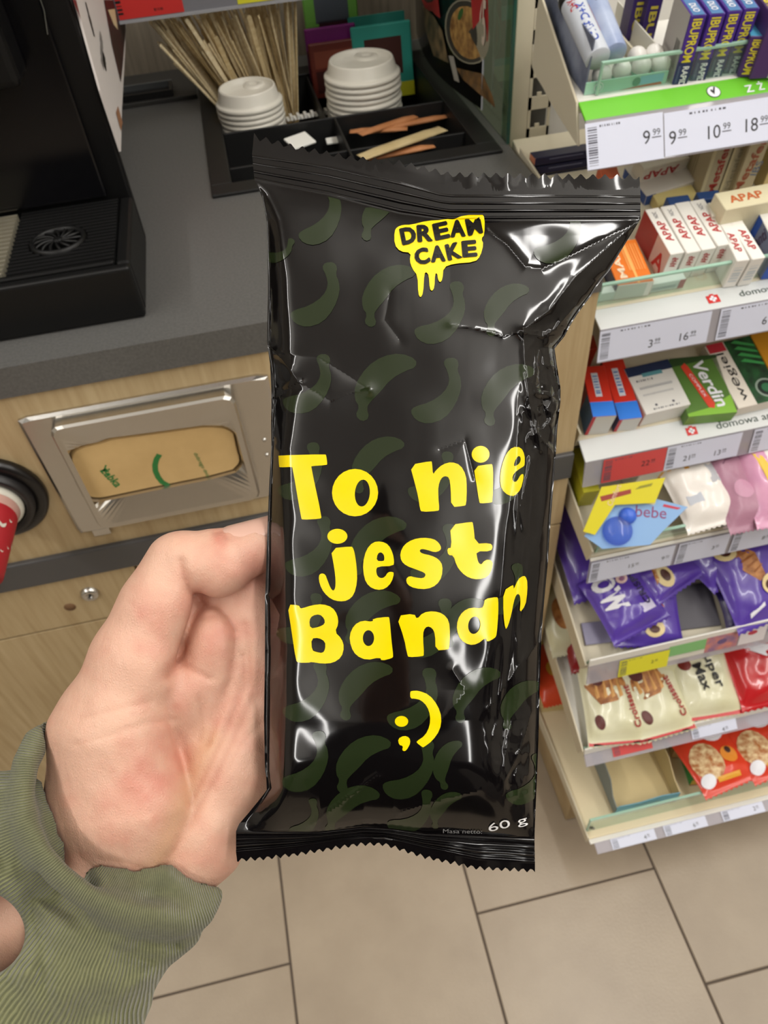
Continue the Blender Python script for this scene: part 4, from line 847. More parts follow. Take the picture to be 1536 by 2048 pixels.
card(s4, 'light blue hanging card with pink lettering and a blister leaning at the left front', [(1168, 1072), (1245, 990), (1262, 985), (1376, 1014), (1330, 1058), (1300, 1090), (1205, 1098)][::-1], .030, '86aedc', 'blue_card', bc, tilt_n=n4b)
def pillow(name, label, cat, T, w, d, h, m_, prints=None, seed=0, seal=.06, group=None, wr=1.0, nx=22, ny=26, side=None):
    """flow-wrap bag: pillow with crimped ends along y"""
    t = thing(name, label, cat, T, group); R_ = np.random.RandomState(seed); mb = MB(); ph = R_.rand(6) * 6.28
    def hf(u, v):
        e = np.clip(min(v, 1 - v) / seal - 1, 0, None) * seal / (.5 - seal); prof = (1 - (1 - np.clip(e * 2.2, 0, 1)) ** 2) * (1 - abs(2 * u - 1) ** 2.6) ** .6
        wv = .055 * wr * (math.sin(u * 9 + v * 5 + ph[0]) + .7 * math.sin(u * 17 - v * 11 + ph[1]) + .6 * math.sin(v * 23 + u * 6 + ph[2]) + .5 * abs(math.sin(u * 13 + v * 17 + ph[3])))
        return prof * (.5 + wv * .5) * h
    vs = []
    for sgn in (1, -1):
        for j in range(ny + 1):
            for i in range(nx + 1):
                u, v = i / nx, j / ny; x = (u - .5) * w * (1 - .07 * math.sin(v * math.pi) ** .5 + .0); y = (v - .5) * d; zg = (.0006 if i % nx else 0)
                zz = sgn * (hf(u, v) + zg * .5)
                if v < seal or v > 1 - seal: zz += .0008 * math.sin(v * d * 2500)
                if (j == 0 or j == ny): y += .0012 * (1 if i % 2 else -1)
                vs.append((x, y, zz + h * .5))
    K = (nx + 1) * (ny + 1); fs = []
    for j in range(ny):
        for i in range(nx):
            a = j * (nx + 1) + i; fs.append((a, a + 1, a + nx + 2, a + nx + 1)); b = K + a; fs.append((b, b + nx + 1, b + nx + 2, b + 1))
    for i in range(nx):
        a, b = i, i + 1; fs.append((a, K + a, K + b, b)); a, b = ny * (nx + 1) + i, ny * (nx + 1) + i + 1; fs.append((a, b, K + b, K + a))
    for j in range(ny):
        a, b = j * (nx + 1), (j + 1) * (nx + 1); fs.append((a, b, K + b, K + a)); a += nx; b += nx; fs.append((a, K + a, K + b, b))
    mb.add(vs, fs, m_, True); mb.build('pouch', t)
    if prints:
        P_ = MB()
        def put(pts, m2, lay=0):                # points in (u,v), draped on the front film
            c = np.mean(pts, axis=0); rings = []
            for sc in (1, .66, .33): rings.append([(c[0] + (p[0] - c[0]) * sc, c[1] + (p[1] - c[1]) * sc) for p in pts])
            n = len(pts); V = [drape(p, lay) for r in rings for p in r] + [drape(c, lay)]; F = []
            for k in range(2): F += [(k * n + i, k * n + (i + 1) % n, (k + 1) * n + (i + 1) % n, (k + 1) * n + i) for i in range(n)]
            F += [(2 * n + i, 2 * n + (i + 1) % n, 3 * n) for i in range(n)]; P_.add(V, F, m2, True)
        def drape(p, lay=0):
            u, v = min(max(p[0], .01), .99), min(max(p[1], .01), .99); return ((u - .5) * w * (1 - .07 * math.sin(v * math.pi) ** .5), (v - .5) * d, h * .5 + hf(u, v) + .0007 + lay * .0004)
        def txt(st, cu, cv, hh, wd, rot, m2, lay=3, bold=True):
            v_, f_, asp = text_geo(st, bold); a = math.radians(rot); V = []
            for q in v_:
                x, y = (q[0] - .5) * wd, (q[1] - .5) * hh; V.append(drape((cu + (x * math.cos(a) - y * math.sin(a)) / w, cv + (x * math.sin(a) + y * math.cos(a)) / d), lay))
            P_.add(V, f_, m2)
        prints(put, txt); P_.build('printing', t)
    return t
def disc(cu, cv, ru, rv, n=18, rot=0): return [(cu + ru * math.cos(t) * math.cos(rot) - rv * math.sin(t) * math.sin(rot), cv + ru * math.cos(t) * math.sin(rot) + rv * math.sin(t) * math.cos(rot)) for t in np.linspace(0, 2 * math.pi, n, endpoint=False)]
def bag_on(s, px, py, lift, yaw, pitch=0, roll=0):
    P = at_pl(px, py, s.O + s.n * lift, s.n); return frame(P, *s.ax) @ Matrix.Rotation(math.radians(yaw), 4, 'Z') @ Matrix.Rotation(math.radians(pitch), 4, 'X') @ Matrix.Rotation(math.radians(roll), 4, 'Y')
wrapw = mat('wrap_white', 'e6e0d8', .3, coat=.3); pinkm = mat('wrap_pink', 'dba0bc', .3, coat=.4, col2='c98cae', scale=20); mauve = mat('wrap_mauve', 'a8788c', .35)
pillow('wipes_pack', 'white soft pack with an orange stripe in the middle of the care shelf', 'pack', bag_on(s4, 1386, 992, .012, 4, 0), .075, .10, .03, wrapw, lambda put, txt: (put([(.35, .75), (.45, .75), (.42, .97), (.32, .97)], mm('e0a030')), put([(.5, .8), (.75, .8), (.75, .95), (.5, .95)], mm('d8b070')), put([(.15, .3), (.4, .3), (.4, .42), (.15, .42)], mm('b8bcc4')), put([(.7, .5), (.88, .5), (.88, .75), (.7, .75)], mm('b0b0b4'))), 3)
pillow('tissue_pack', 'mauve pink soft pack beside the white one on the care shelf', 'pack', bag_on(s4, 1458, 982, .012, 0, 0), .062, .12, .03, mauve, lambda put, txt: (put([(.3, .7), (.8, .72), (.8, .95), (.3, .93)], mm('7c5068')), put(disc(.5, .4, .2, .1), mm('c08ca4'))), 5)
pillow('tissue_pack', 'pink soft pack with a white panel and yellow star at the right photo edge', 'pack', bag_on(s4, 1526, 968, .016, -6, 0), .075, .13, .035, pinkm, lambda put, txt: (put([(.42, .5), (.98, .5), (.98, .8), (.42, .8)], mm('e8e0dc')), put([(.5, .68), (.95, .68), (.95, .72), (.5, .72)], mm('b85868'), 1), put([(.5, .55), (.95, .55), (.95, .62), (.5, .62)], mm('404048'), 1), put([(.2, .7), (.35, .66), (.5, .4), (.3, .3), (.28, .5)], mm('e8c040'), 1), put(disc(.15, .85, .05, .03), mm('46303c'), 1))) 
carton(s4, 'pale carton with grey print standing behind the yellow card', (1280, 950), (1378, 930), (1270, 930), 'dcd6ca', h=.05, dep=.05, prints=dict(front=lambda p: p.bars(.5, .2, .9, .8, mm('e0a84a'), 3, 0, 3)))
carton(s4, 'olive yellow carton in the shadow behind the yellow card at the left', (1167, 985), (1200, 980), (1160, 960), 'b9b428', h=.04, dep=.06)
carton(s4, 'white flat carton lying at the front right behind the riser', (1452, 1052), (1600, 1020), (1448, 1038), 'e2d6dc', h=.010, dep=.02)
# --- S5 purple bags
prp = mat('wrap_purple', '5c41a8', .28, coat=.35, col2='51379a', scale=14); crois = mat('print_croissant', 'c98a4a', .5, col2='8c4f20', scale=80); cho = mm('4a2014'); creamy = mm('e4cf98')
def cow(put, txt):
    txt('ow', .30, .66, .034, .050, -90, white); put(disc(.60, .78, .10, .07), mm('e8c8c0'), 1); put(disc(.60, .78, .05, .035), mm('9c6a8c'), 2)
    txt('CRISPY', .78, .58, .010, .05, 90, mm('2a1c50')); put([(.62, .22), (.86, .22), (.86, .36), (.62, .36)], mm('c9c4dc'), 1)
def cro(put, txt):
    put([(.2, .95), (.35, .6), (.5, .45), (.62, .5), (.6, .75), (.45, .95)], crois, 1); put(disc(.24, .86, .15, .10), creamy, 2); put(disc(.24, .86, .07, .05), cho, 3)
    for k in range(4): put([(.32 + .05 * k, .78 - .07 * k), (.55 + .03 * k, .80 - .06 * k), (.55 + .03 * k, .79 - .06 * k), (.32 + .05 * k, .76 - .07 * k)], mm('9c5a20'), 3)
    put(disc(.66, .38, .17, .12), creamy, 4); put(disc(.63, .38, .09, .06), cho, 5); put([(.2, .12), (.42, .2), (.42, .24), (.2, .17)], white, 1)
bagp = 'purple snack bag '
pillow('snack_pouch', bagp + 'with white lettering lying at the left front of its shelf', 'snack bag', bag_on(s5, 1242, 1205, .026, 14, 2, -4), .088, .092, .028, prp, cow, 11, wr=1.6)
pillow('snack_pouch', bagp + 'with a cream roll picture peeping out behind the lettered one', 'snack bag', bag_on(s5, 1332, 1150, .034, 20, 0, 6), .09, .055, .022, prp, lambda put, txt: (put(disc(.3, .5, .14, .3), creamy, 1), put(disc(.32, .5, .07, .16), cho, 2), put([(.12, .4), (.2, .8), (.3, .85), (.2, .5)], crois, 1)), 12)
pillow('snack_pouch', bagp + 'lying underneath at the front, its roll picture behind the riser', 'snack bag', bag_on(s5, 1287, 1236, .002, -12, 0, 0), .095, .085, .022, prp, lambda put, txt: (put(disc(.55, .28, .16, .14), creamy, 2), put(disc(.55, .26, .08, .06), cho, 3), put([(.35, .5), (.6, .45), (.6, .3), (.4, .35)], crois, 1), put([(.6, .9), (.75, .62), (.7, .6), (.55, .85)], mm('c8643c'), 1)), 13)
pillow('snack_pouch', bagp + 'with a large croissant picture standing at the right photo edge', 'snack bag', bag_on(s5, 1492, 1160, .022, 8, 8, 0), .105, .125, .03, prp, cro, 14, wr=1.5)
pillow('snack_pouch', bagp + 'in the shadow at the far left rear of its shelf', 'snack bag', bag_on(s5, 1160, 1085, .018, 4, 8, 0), .085, .16, .03, prp, None, 15)
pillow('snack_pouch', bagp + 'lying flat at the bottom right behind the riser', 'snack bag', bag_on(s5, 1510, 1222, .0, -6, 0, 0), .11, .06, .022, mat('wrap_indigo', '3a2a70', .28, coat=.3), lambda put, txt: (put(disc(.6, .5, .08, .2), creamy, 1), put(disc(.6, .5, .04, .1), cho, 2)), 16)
pillow('snack_pouch', bagp + 'half hidden under the price rail at the upper right', 'snack bag', bag_on(s5, 1395, 1110, .02, 30, 0, 0), .07, .10, .028, prp, None, 17)
carton(s5, 'dark grey sheet added for the dark cavity between the purple bags', (1348, 1262), (1440, 1240), (1325, 1175), '45424a', h=.004)  # added sheet, its dark grey stands in for the cavity's darkness
carton(s5, 'grey printed card tray lying at the left front behind the riser', (1172, 1290), (1225, 1276), (1166, 1262), '8a86a0', h=.006, dep=.03)
# --- S6 cream & red bags
crm = mat('wrap_cream', 'e4e2c4', .3, coat=.4, col2='d8d4ae', scale=16); rdm = mat('wrap_red', 'c01c22', .25, coat=.5)
def croi(put, txt):
    put([(.0, 0), (1, 0), (1, .055), (.0, .055)], rdm, 0)
    put([(.08, .95), (.05, .62), (.25, .42), (.55, .45), (.75, .6), (.7, .85), (.5, .97)], crois, 1)
    for k in range(4): put([(.18 + .12 * k, .92), (.24 + .12 * k, .92), (.26 + .13 * k, .5), (.2 + .13 * k, .48)], mm('e0a860'), 3)
    put(disc(.24, .70, .11, .08, rot=-.4), mm('5c1e18'), 4); put(disc(.2, .24, .09, .07, rot=-.6), mm('5a2018'), 2)
    txt('Croissant', .78, .38, .012, .06, 100, mm('a82830'), 5)
pillow('croissant_bag', 'cream croissant bag at the left end of its shelf, red seal at the front', 'snack bag', bag_on(s6, 1213, 1398, .004, -8), .090, .135, .036, crm, croi, 21, wr=1.5)
pillow('croissant_bag', 'cream croissant bag second from the left, with red script lettering', 'snack bag', bag_on(s6, 1294, 1384, .004, 2), .090, .135, .036, crm, croi, 22, wr=1.5)
def smax(put, txt):
    put([(.0, 0), (1, 0), (1, .06), (.0, .06)], rdm, 0); txt('Super', .62, .62, .018, .062, -80, ink, 4); txt('Max', .42, .52, .016, .04, -80, ink, 4); put(disc(.2, .7, .10, .08), mm('7a2418'), 1)
pillow('croissant_bag', 'cream bag with black handwritten style lettering left of the red bag', 'snack bag', bag_on(s6, 1394, 1362, .004, -4), .095, .115, .036, crm, smax, 23, wr=1.3)
pillow('snack_pouch', 'glossy red bag with a white swoosh at the right end of its shelf', 'snack bag', bag_on(s6, 1508, 1330, .006, 0), .11, .125, .04, rdm, lambda put, txt: (put([(.2, .98), (.24, .7), (.5, .55), (.9, .52), (.9, .58), (.55, .62), (.34, .75), (.32, .98)], white, 1), put([(.3, .98), (.34, .8), (.6, .7), (.9, .7), (.9, .98)], mm('d8c8b8'), 1), put(disc(.6, .88, .14, .07), mm('8c3a2c'), 2)), 24, wr=1.5)
pillow('croissant_bag', 'cream bag at the rear left, seen past the purple shelf side', 'snack bag', bag_on(s6, 1120, 1235, .01, 0), .07, .12, .034, crm, lambda put, txt: put(disc(.4, .5, .2, .2), crois, 1), 25)
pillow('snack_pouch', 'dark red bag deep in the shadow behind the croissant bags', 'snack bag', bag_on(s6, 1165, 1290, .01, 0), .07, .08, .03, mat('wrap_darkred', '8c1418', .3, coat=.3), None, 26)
pillow('croissant_bag', 'cream bag in the shadow behind the first two croissant bags', 'snack bag', bag_on(s6, 1290, 1300, .008, 0), .08, .10, .034, crm, None, 27)
# --- S7 bottom
P = s7.loc(at_pl(1228, 1630, s7.O, s7.n)); Q = s7.loc(at_pl(1352, 1602, s7.O, s7.n)); wv = Q - P
yw = math.atan2(wv[1], wv[0]); wB = np.hypot(wv[0], wv[1]); dB = .15; 
cbx_ = thing('cardboard_tray', 'open cream cardboard tray with a light blue front on the bottom shelf', 'box', s7.T @ Matrix.Translation(Vector((P[0], P[1], .0005))) @ Matrix.Rotation(yw, 4, 'Z'))
kb = mat('card_cream', 'dcc896', .65, bump=.05); kbl = mat('card_blue', '6fb2cc', .5)
MB().box((0, 0, 0), (wB, dB, .001), kb).build('base', cbx_)
MB().prism([(0, 0), (wB, 0), (wB, .032), (wB * .7, .036), (wB * .35, .028), (.004, .030), (0, .026)], -.001, 0, kbl, (A(1, 0, 0), A(0, 0, 1), A(0, -1, 0))).build('front_wall', cbx_)
MB().prism([(0, 0), (dB, 0), (dB, .05), (.06, .055), (.035, .052), (.018, .030), (0, .026)], 0, .001, mat('card_blue_grey', '7b8688', .5), (A(0, 1, 0), A(0, 0, 1), A(1, 0, 0)), (0, 0, 0)).build('side_wall', cbx_)
MB().prism([(0, 0), (dB, 0), (dB, .05), (.05, .052), (.02, .034), (0, .032)], 0, .001, kb, (A(0, 1, 0), A(0, 0, 1), A(1, 0, 0)), (wB - .001, 0, 0)).build('side_wall', cbx_)
MB().box((0, dB - .001, 0), (wB, dB, .05), kb).build('back_wall', cbx_)
p = Print().face((0, -.0003, 0), (1, 0, 0), (0, 0, 1), wB, .028); p.text('NOODLES', .5, .72, .0045, mm('a8a86c'), 0, .04); p.rect(.52, 0, .97, .42, mm('b08878'), 0); p.build('printing', cbx_)
def nood(put, txt):
    put([(.02, .05), (.98, .05), (.98, .95), (.02, .95)], mm('c8301e'), 0) if False else None
    put(disc(.30, .42, .26, .26), mat('print_noodles', 'e6d0a0', .5, col2='a8642c', scale=120), 2); put(disc(.66, .76, .2, .13), white, 2); put(disc(.7, .40, .14, .12), mm('e08a2c'), 3); put(disc(.72, .46, .05, .05), mm('402018'), 4)
    put(disc(.15, .18, .12, .09), white, 3); put([(.3, .12), (.7, .1), (.7, .16), (.3, .18)], mm('e0a030'), 4)
orr = mat('wrap_orange', 'd43a1e', .3, coat=.3)
pillow('noodle_pack', 'red and orange noodle pack left of its twin on the bottom shelf', 'noodle pack', bag_on(s7, 1418, 1520, .035, 8), .10, .11, .03, orr, nood, 31)
pillow('noodle_pack', 'red and orange noodle pack at the right edge of the bottom shelf', 'noodle pack', bag_on(s7, 1512, 1494, .035, 8), .10, .11, .03, orr, nood, 32)
pillow('noodle_pack', 'orange red pack with yellow pattern at the rear left of the bottom shelf', 'noodle pack', bag_on(s7, 1098, 1350, .03, 0), .07, .13, .03, mat('wrap_orange2', 'e4502c', .3, coat=.3), lambda put, txt: (put(disc(.55, .45, .2, .12), mm('e8b040'), 1), put([(.6, .2), (.9, .25), (.85, .32), (.6, .28)], mm('8c9098'), 1), put([(.0, .8), (1, .82), (1, 1), (0, 1)], mm('ecc84a'), 1)), 33)
carton(s7, 'clear pale box under the orange red pack at the rear left', (1085, 1414), (1140, 1404), (1080, 1395), 'd9c48c', h=.02, dep=.04)
carton(s7, 'green and red noodle carton under the two noodle packs', (1385, 1560), (1560, 1518), (1380, 1545), '2e9a4c', h=.022, dep=.05, prints=dict(front=lambda p: (p.rect(0, 0, 1, .55, mm('a85a48')), p.rect(.0, .2, .12, 1, mm('d8b030'), 1), p.poly([(.25, .5), (1, .45), (1, .95), (.4, .8)], mm('98c4c8'), 1))))
carton(s7, 'cream box lying behind the noodle packs', (1350, 1500), (1400, 1490), (1340, 1450), 'c8a878', h=.03, dep=.06)
# ================================================================ snack bag (front film, back film, crimped ends, print)
D0 = .235; SP = D0 / FPX
def bagpt(x, y, d):                       # arrays of photo x, y and depth offset d (px-sized units, + = away)
    x, y, d = [np.asarray(a, float) for a in (x, y, d)]
    r = RT[None] * ((x.ravel() - 768) / FPX)[:, None] - UP[None] * ((y.ravel() - 1024) / FPX)[:, None] + FW[None]
    return CAM + r * (D0 + d.ravel() * SP)[:, None]
def curve(pts): P = np.array(pts, float); return lambda t: np.interp(t, P[:, 0], P[:, 1])
E_ = curve([(505, 270), (517, 276), (595, 296), (699, 316), (800, 326), (854, 338), (900, 350), (1281, 355)])
C0 = curve([(504, 308), (656, 330), (800, 362), (880, 385), (907, 388), (1281, 390)])
C1 = curve([(509, 361), (560, 372), (656, 390), (800, 426), (900, 440), (1281, 438)])
B0 = curve([(472, 1663), (640, 1665), (727, 1655), (786, 1659), (850, 1668), (964, 1672), (1069, 1677)])
B1 = curve([(472, 1704), (590, 1693), (668, 1681), (722, 1676), (768, 1675), (850, 1694), (955, 1716), (1070, 1724)])
B2 = curve([(474, 1720), (522, 1717), (590, 1709), (668, 1696), (722, 1688), (768, 1688), (850, 1714), (955, 1736), (1070, 1741)])
Lp = np.array([(509, 361), (523, 388), (533, 436), (535, 490), (536, 580), (534, 684), (540, 728), (543, 786), (542, 852), (543, 888), (538, 976), (534, 1078), (532, 1143), (530, 1197), (530, 1310), (528, 1435), (530, 1540), (536, 1577), (505, 1617), (478, 1648), (472, 1663)], float)
Rp = np.array([(1281, 438), (1249, 490), (1217, 543), (1202, 560), (1184, 589), (1161, 619), (1145, 642), (1129, 673), (1109, 695), (1113, 726), (1121, 775), (1121, 804), (1115, 853), (1112, 902), (1108, 958), (1100, 1060), (1096, 1122), (1088, 1206), (1083, 1268), (1079, 1393), (1077, 1477), (1074, 1554), (1071, 1622), (1069, 1677)], float)
XLc = curve([(p[1], p[0]) for p in Lp]); XRc = curve([(p[1], p[0]) for p in Rp])
FLc = curve([(361, 530), (440, 556), (560, 566), (700, 572), (780, 588), (900, 566), (1100, 572), (1300, 578), (1450, 574), (1577, 566), (1663, 560)])
FRc = curve([(438, 1262), (480, 1205), (560, 1130), (660, 1046), (760, 1050), (900, 1036), (1050, 1016), (1200, 1004), (1330, 980), (1440, 962), (1560, 985), (1677, 1020)])
def vnoise(x, y, sc, seed):
    r = np.random.RandomState(seed); G = r.rand(64, 64); u, v = x / sc, y / sc; i, j = np.floor(u).astype(int), np.floor(v).astype(int); a, b = u - i, v - j
    a = a * a * (3 - 2 * a); b = b * b * (3 - 2 * b); g = lambda p, q: G[p % 64, q % 64]
    return (g(i, j) * (1 - a) + g(i + 1, j) * a) * (1 - b) + (g(i, j + 1) * (1 - a) + g(i + 1, j + 1) * a) * b
def seg_dist(x, y, P):
    best = np.full(x.shape, 1e9)
    for a, b in zip(P[:-1], P[1:]):
        ax_, ay_ = a[0], a[1]; dx, dy = b[0] - a[0], b[1] - a[1]; t = np.clip(((x - ax_) * dx + (y - ay_) * dy) / (dx * dx + dy * dy), 0, 1)
        best = np.minimum(best, np.hypot(x - ax_ - t * dx, y - ay_ - t * dy))
    return best
CREASES = [([(977, 463), (1014, 490), (1051, 535), (1083, 538), (1142, 511), (1217, 474), (1278, 444)], 5, 9), ([(1046, 660), (1100, 620), (1150, 555), (1210, 500), (1262, 455)], 7, 10),
    ([(900, 650), (950, 656), (1005, 672), (1046, 660)], 4, 8), ([(625, 1648), (660, 1620), (700, 1590), (757, 1552)], 4, 7), ([(800, 1625), (870, 1600), (905, 1592), (960, 1580)], 3.5, 8),
    ([(536, 690), (566, 720), (600, 768)], 5, 8), ([(548, 800), (580, 775), (605, 765)], -5, 8), ([(600, 765), (660, 800), (735, 772)], 3, 14), ([(560, 705), (640, 715), (740, 778)], 3, 16),
    ([(780, 585), (770, 640), (800, 680)], -2.5, 10), ([(1046, 664), (1052, 760), (1066, 850), (1074, 860), (1082, 900)], 6, 8), ([(1080, 700), (1078, 760), (1092, 840), (1075, 865)], -6, 7), ([(1075, 865), (1100, 845), (1118, 800)], 5, 6),
    ([(1110, 700), (1098, 740), (1112, 800)], -5, 7), ([(1050, 665), (1085, 672), (1108, 660), (1150, 612)], 6, 7), ([(1076, 868), (1085, 880), (1106, 905)], 5, 6), ([(1062, 920), (1040, 1020), (1048, 1060)], 3, 8),
    ([(1010, 1560), (1040, 1500), (1060, 1430)], 4, 9), ([(1030, 1600), (1015, 1560), (1035, 1530)], -4, 8), ([(905, 1340), (930, 1380), (885, 1440)], 2, 10), ([(1083, 1280), (1040, 1330), (975, 1420)], 3, 12), ([(538, 1190), (560, 1230), (552, 1270)], 4, 8), ([(880, 900), (930, 880), (950, 960)], -1.6, 9)]
def depth(x, y):
    xl, xr, fl, fr = XLc(y), XRc(y), FLc(y), FRc(y)
    sp = lambda q, k: np.log1p(np.exp(np.clip(q / k, -40, 40))) * k
    rr = sp(x - fr, 7) / np.maximum(xr - fr, 12); ll = sp(fl - x, 6) / np.maximum(fl - xl, 12)
    top = np.clip((y - C1(x)) / 290, 0, 1); top = (1 - (1 - top) ** 2.0) ** .9
    bot = np.clip((B0(x) - y) / 150, 0, 1); bot = (1 - (1 - bot) ** 2.0) ** .9
    U = (x - fl) / np.maximum(fr - fl, 50); dome = 1 - .16 * np.clip(np.abs(2 * U - 1), 0, 1.2) ** 2
    body = np.minimum(top, bot); Hh = 88 * body
    h = Hh * dome - Hh * (.50 * np.clip(rr, 0, 1.05) + .40 * np.clip(rr, 0, 1.05) ** 6) - Hh * (.74 * np.clip(ll, 0, 1.05) + .20 * np.clip(ll, 0, 1.05) ** 2)
    h = np.maximum(h, 0)
    w = np.clip(body * 4, 0, 1)
    n1 = (vnoise(x + 500, y, 120, 1) - .5) * 7 + (vnoise(x, y + 300, 55, 2) - .5) * 2.2
    band = np.clip((x - fr + 10) / 40, 0, 1) * w
    rid = 1 - np.abs(2 * vnoise(x * 1.6, y * .8, 34, 3) - 1); rid2 = 1 - np.abs(2 * vnoise(x * 1.3, y, 19, 4) - 1)
    crum = np.exp(-((y - 775) / 95) ** 2) + .30 * np.exp(-((y - 1560) / 90) ** 2) + .03
    h = h + w * n1 + band * crum * (rid * 15 + rid2 * 6 - 8) + band * (np.clip((y - 860) / 60, 0, 1) * np.clip((1580 - y) / 60, 0, 1)) * ((1 - np.abs(2 * vnoise(x * 1.0 + y * .08, y * .10, 17, 21) - 1)) * 5 - 2.5)
    lb = np.clip((fl + 8 - x) / 30, 0, 1) * w; h = h + lb * (rid * 6 - 3) * (np.exp(-((y - 740) / 90) ** 2) + .25)
    for P, amp, wd in CREASES: h = h + amp * np.exp(-seg_dist(x, y, P) / wd)
    # sealed ends: pressed ribs
    up = 1 - np.clip((y - C0(x)) / np.maximum(C1(x) - C0(x), 5), -2, 3) 
    inb = np.clip(np.minimum(up, 1 - up) * 8, 0, 1); h = h + inb * 5.0 * np.sin(up * 2 * np.pi * 3.5) 
    dn = (y - B0(x)) / np.maximum(B1(x) - B0(x), 5); inb = np.clip(np.minimum(dn, 1.05 - dn) * 8, 0, 1); h = h + inb * 4.2 * np.sin(dn * 2 * np.pi * 3.2)
    seal = np.clip((C1(x) - y) / 30, 0, 1) * 1.0
    h = h - seal * (26 * np.clip((900 - x) / 400, 0, 1) ** 1.3) + seal * 4 * np.sin(x / 37) + np.clip((y - B0(x)) / 20, 0, 1) * (9 * np.sin((x - 740) / 85) + 2 * np.sin(x / 23))
    tz = np.clip((C0(x) - y) / 25, 0, 1); h = h + tz * (3.5 * np.sin(x / 12.3 + 1) * np.clip((x - 890) / 60, 0, 1) * np.clip((1120 - x) / 60, 0, 1) + 2 * np.sin(x / 31))
    return -h
def tri(x, p): q = np.abs(((x / p) % 1) * 2 - 1); return q - .5
NS, NT = 260, 330
def boundary(P, n):
    L = np.r_[0, np.cumsum(np.hypot(*np.diff(P, axis=0).T))]; t = np.linspace(0, L[-1], n); return np.stack([np.interp(t, L, P[:, 0]), np.interp(t, L, P[:, 1])], 1)
def rows_between(cA, cB, xa, xb, n, zigA=0, zigB=0, pitch=24):
    out = []
    for k in range(n + 1):
        t = k / n; x = np.linspace(xa[0] * (1 - t) + xb[0] * t, xa[1] * (1 - t) + xb[1] * t, NS + 1); y = cA(x) * (1 - t) + cB(x) * t
        if zigA and k == 0: y = y + tri(x, pitch) * zigA
        if zigB and k == n: y = y + tri(x, pitch) * zigB
        out.append((x, y))
    return out
def bag_grid():
    R_ = rows_between(E_, C0, (508, 1279), (504, 1281), 5, -13, 0, 24.2)[:-1]
    R_ += rows_between(C0, C1, (504, 1281), (509, 1281), 22)[:-1]
    s = np.linspace(0, 1, NS + 1); t = np.linspace(0, 1, NT + 1)
    Lb, Rb = boundary(Lp, NT + 1), boundary(Rp, NT + 1)
    # sample both sides by the same share of height
    yl = np.interp(t, [0, 1], [361, 1663]); yr = np.interp(t, [0, 1], [438, 1677])
    Lb = np.stack([XLc(yl), yl], 1); Rb = np.stack([XRc(yr), yr], 1)
    tx = 509 + s * (1281 - 509); bx = 472 + s * (1069 - 472); T_ = np.stack([tx, C1(tx)], 1); B_ = np.stack([bx, B0(bx)], 1)
    for j in range(NT + 1):
        q = t[j]; P = (1 - q) * T_ + q * B_ + (1 - s)[:, None] * Lb[j] + s[:, None] * Rb[j] - ((1 - q) * ((1 - s)[:, None] * T_[0] + s[:, None] * T_[-1]) + q * ((1 - s)[:, None] * B_[0] + s[:, None] * B_[-1]))
        R_.append((P[:, 0], P[:, 1]))
    R_ = R_[:-1] + rows_between(B0, B1, (472, 1069), (472, 1070), 18)[:-1] + rows_between(B1, B2, (472, 1070), (474, 1070), 4, 0, 9, 17)
    return np.array([r[0] for r in R_]), np.array([r[1] for r in R_])
def surf_normals(x, y, off=0):
    e = 1.2; p0 = bagpt(x - e, y, depth(x - e, y)); p1 = bagpt(x + e, y, depth(x + e, y)); q0 = bagpt(x, y - e, depth(x, y - e)); q1 = bagpt(x, y + e, depth(x, y + e))
    n = np.cross(q1 - q0, p1 - p0); n /= np.linalg.norm(n, axis=1)[:, None]; return n
gx, gy = bag_grid(); nr, nc = gx.shape
film = mat('black_film', '0b090a', .085, spec=.55)
bagroot = thing('snack_bag', 'glossy black snack bag with yellow lettering held in the hand', 'snack bag', tuple(bagpt(800, 1700, 0)[0]))
BO = np.array(bagroot.location)
fx, fy = gx.ravel(), gy.ravel(); V = bagpt(fx, fy, depth(fx, fy)) - BO; N = surf_normals(fx, fy)
idx = np.arange(nr * nc).reshape(nr, nc); F = np.stack([idx[:-1, :-1], idx[1:, :-1], idx[1:, 1:], idx[:-1, 1:]], -1).reshape(-1, 4)
# back film: coarser, bulging away from the viewer
bi = sorted(set(list(range(0, nr, 6)) + [nr - 1])); bj = sorted(set(list(range(0, nc, 2)) + [nc - 1])); bx_, by_ = gx[np.ix_(bi, bj)], gy[np.ix_(bi, bj)]
sU = np.linspace(-1, 1, len(bj))[None, :] * np.ones((len(bi), 1)); tb = np.clip(np.minimum((by_ - C1(bx_)) / 250, (B0(bx_) - by_) / 150), 0, 1)
dB_ = depth(bx_.ravel(), by_.ravel()).reshape(bx_.shape); edge = np.clip((1 - np.abs(sU)) * 5, 0, 1); base_d = np.where(tb > 0, 0, dB_)
back = np.where(tb > 0, 75 * np.sqrt(1 - (1 - tb) ** 2) * (1 - np.abs(sU) ** 2.2), 0) + np.where(tb > 0, dB_ * (1 - edge), dB_) + .9
Vb = bagpt(bx_, by_, back) - BO; ib = np.arange(bx_.size).reshape(bx_.shape) + len(V); Fb = np.stack([ib[:-1, :-1], ib[:-1, 1:], ib[1:, 1:], ib[1:, :-1]], -1).reshape(-1, 4)
me = bpy.data.meshes.new('film'); VV = np.vstack([V, Vb]); FF = np.vstack([F, Fb]); me.from_pydata(VV.tolist(), [], FF.tolist()); me.materials.append(film)
me.polygons.foreach_set('use_smooth', [True] * len(FF)); me.update()
cn = np.zeros((len(VV), 3)); cn[:len(V)] = N; cn[len(V):] = FW
me.normals_split_custom_set_from_vertices(cn.tolist())
o = bpy.data.objects.new('film', me); scene.collection.objects.link(o); o.parent = bagroot
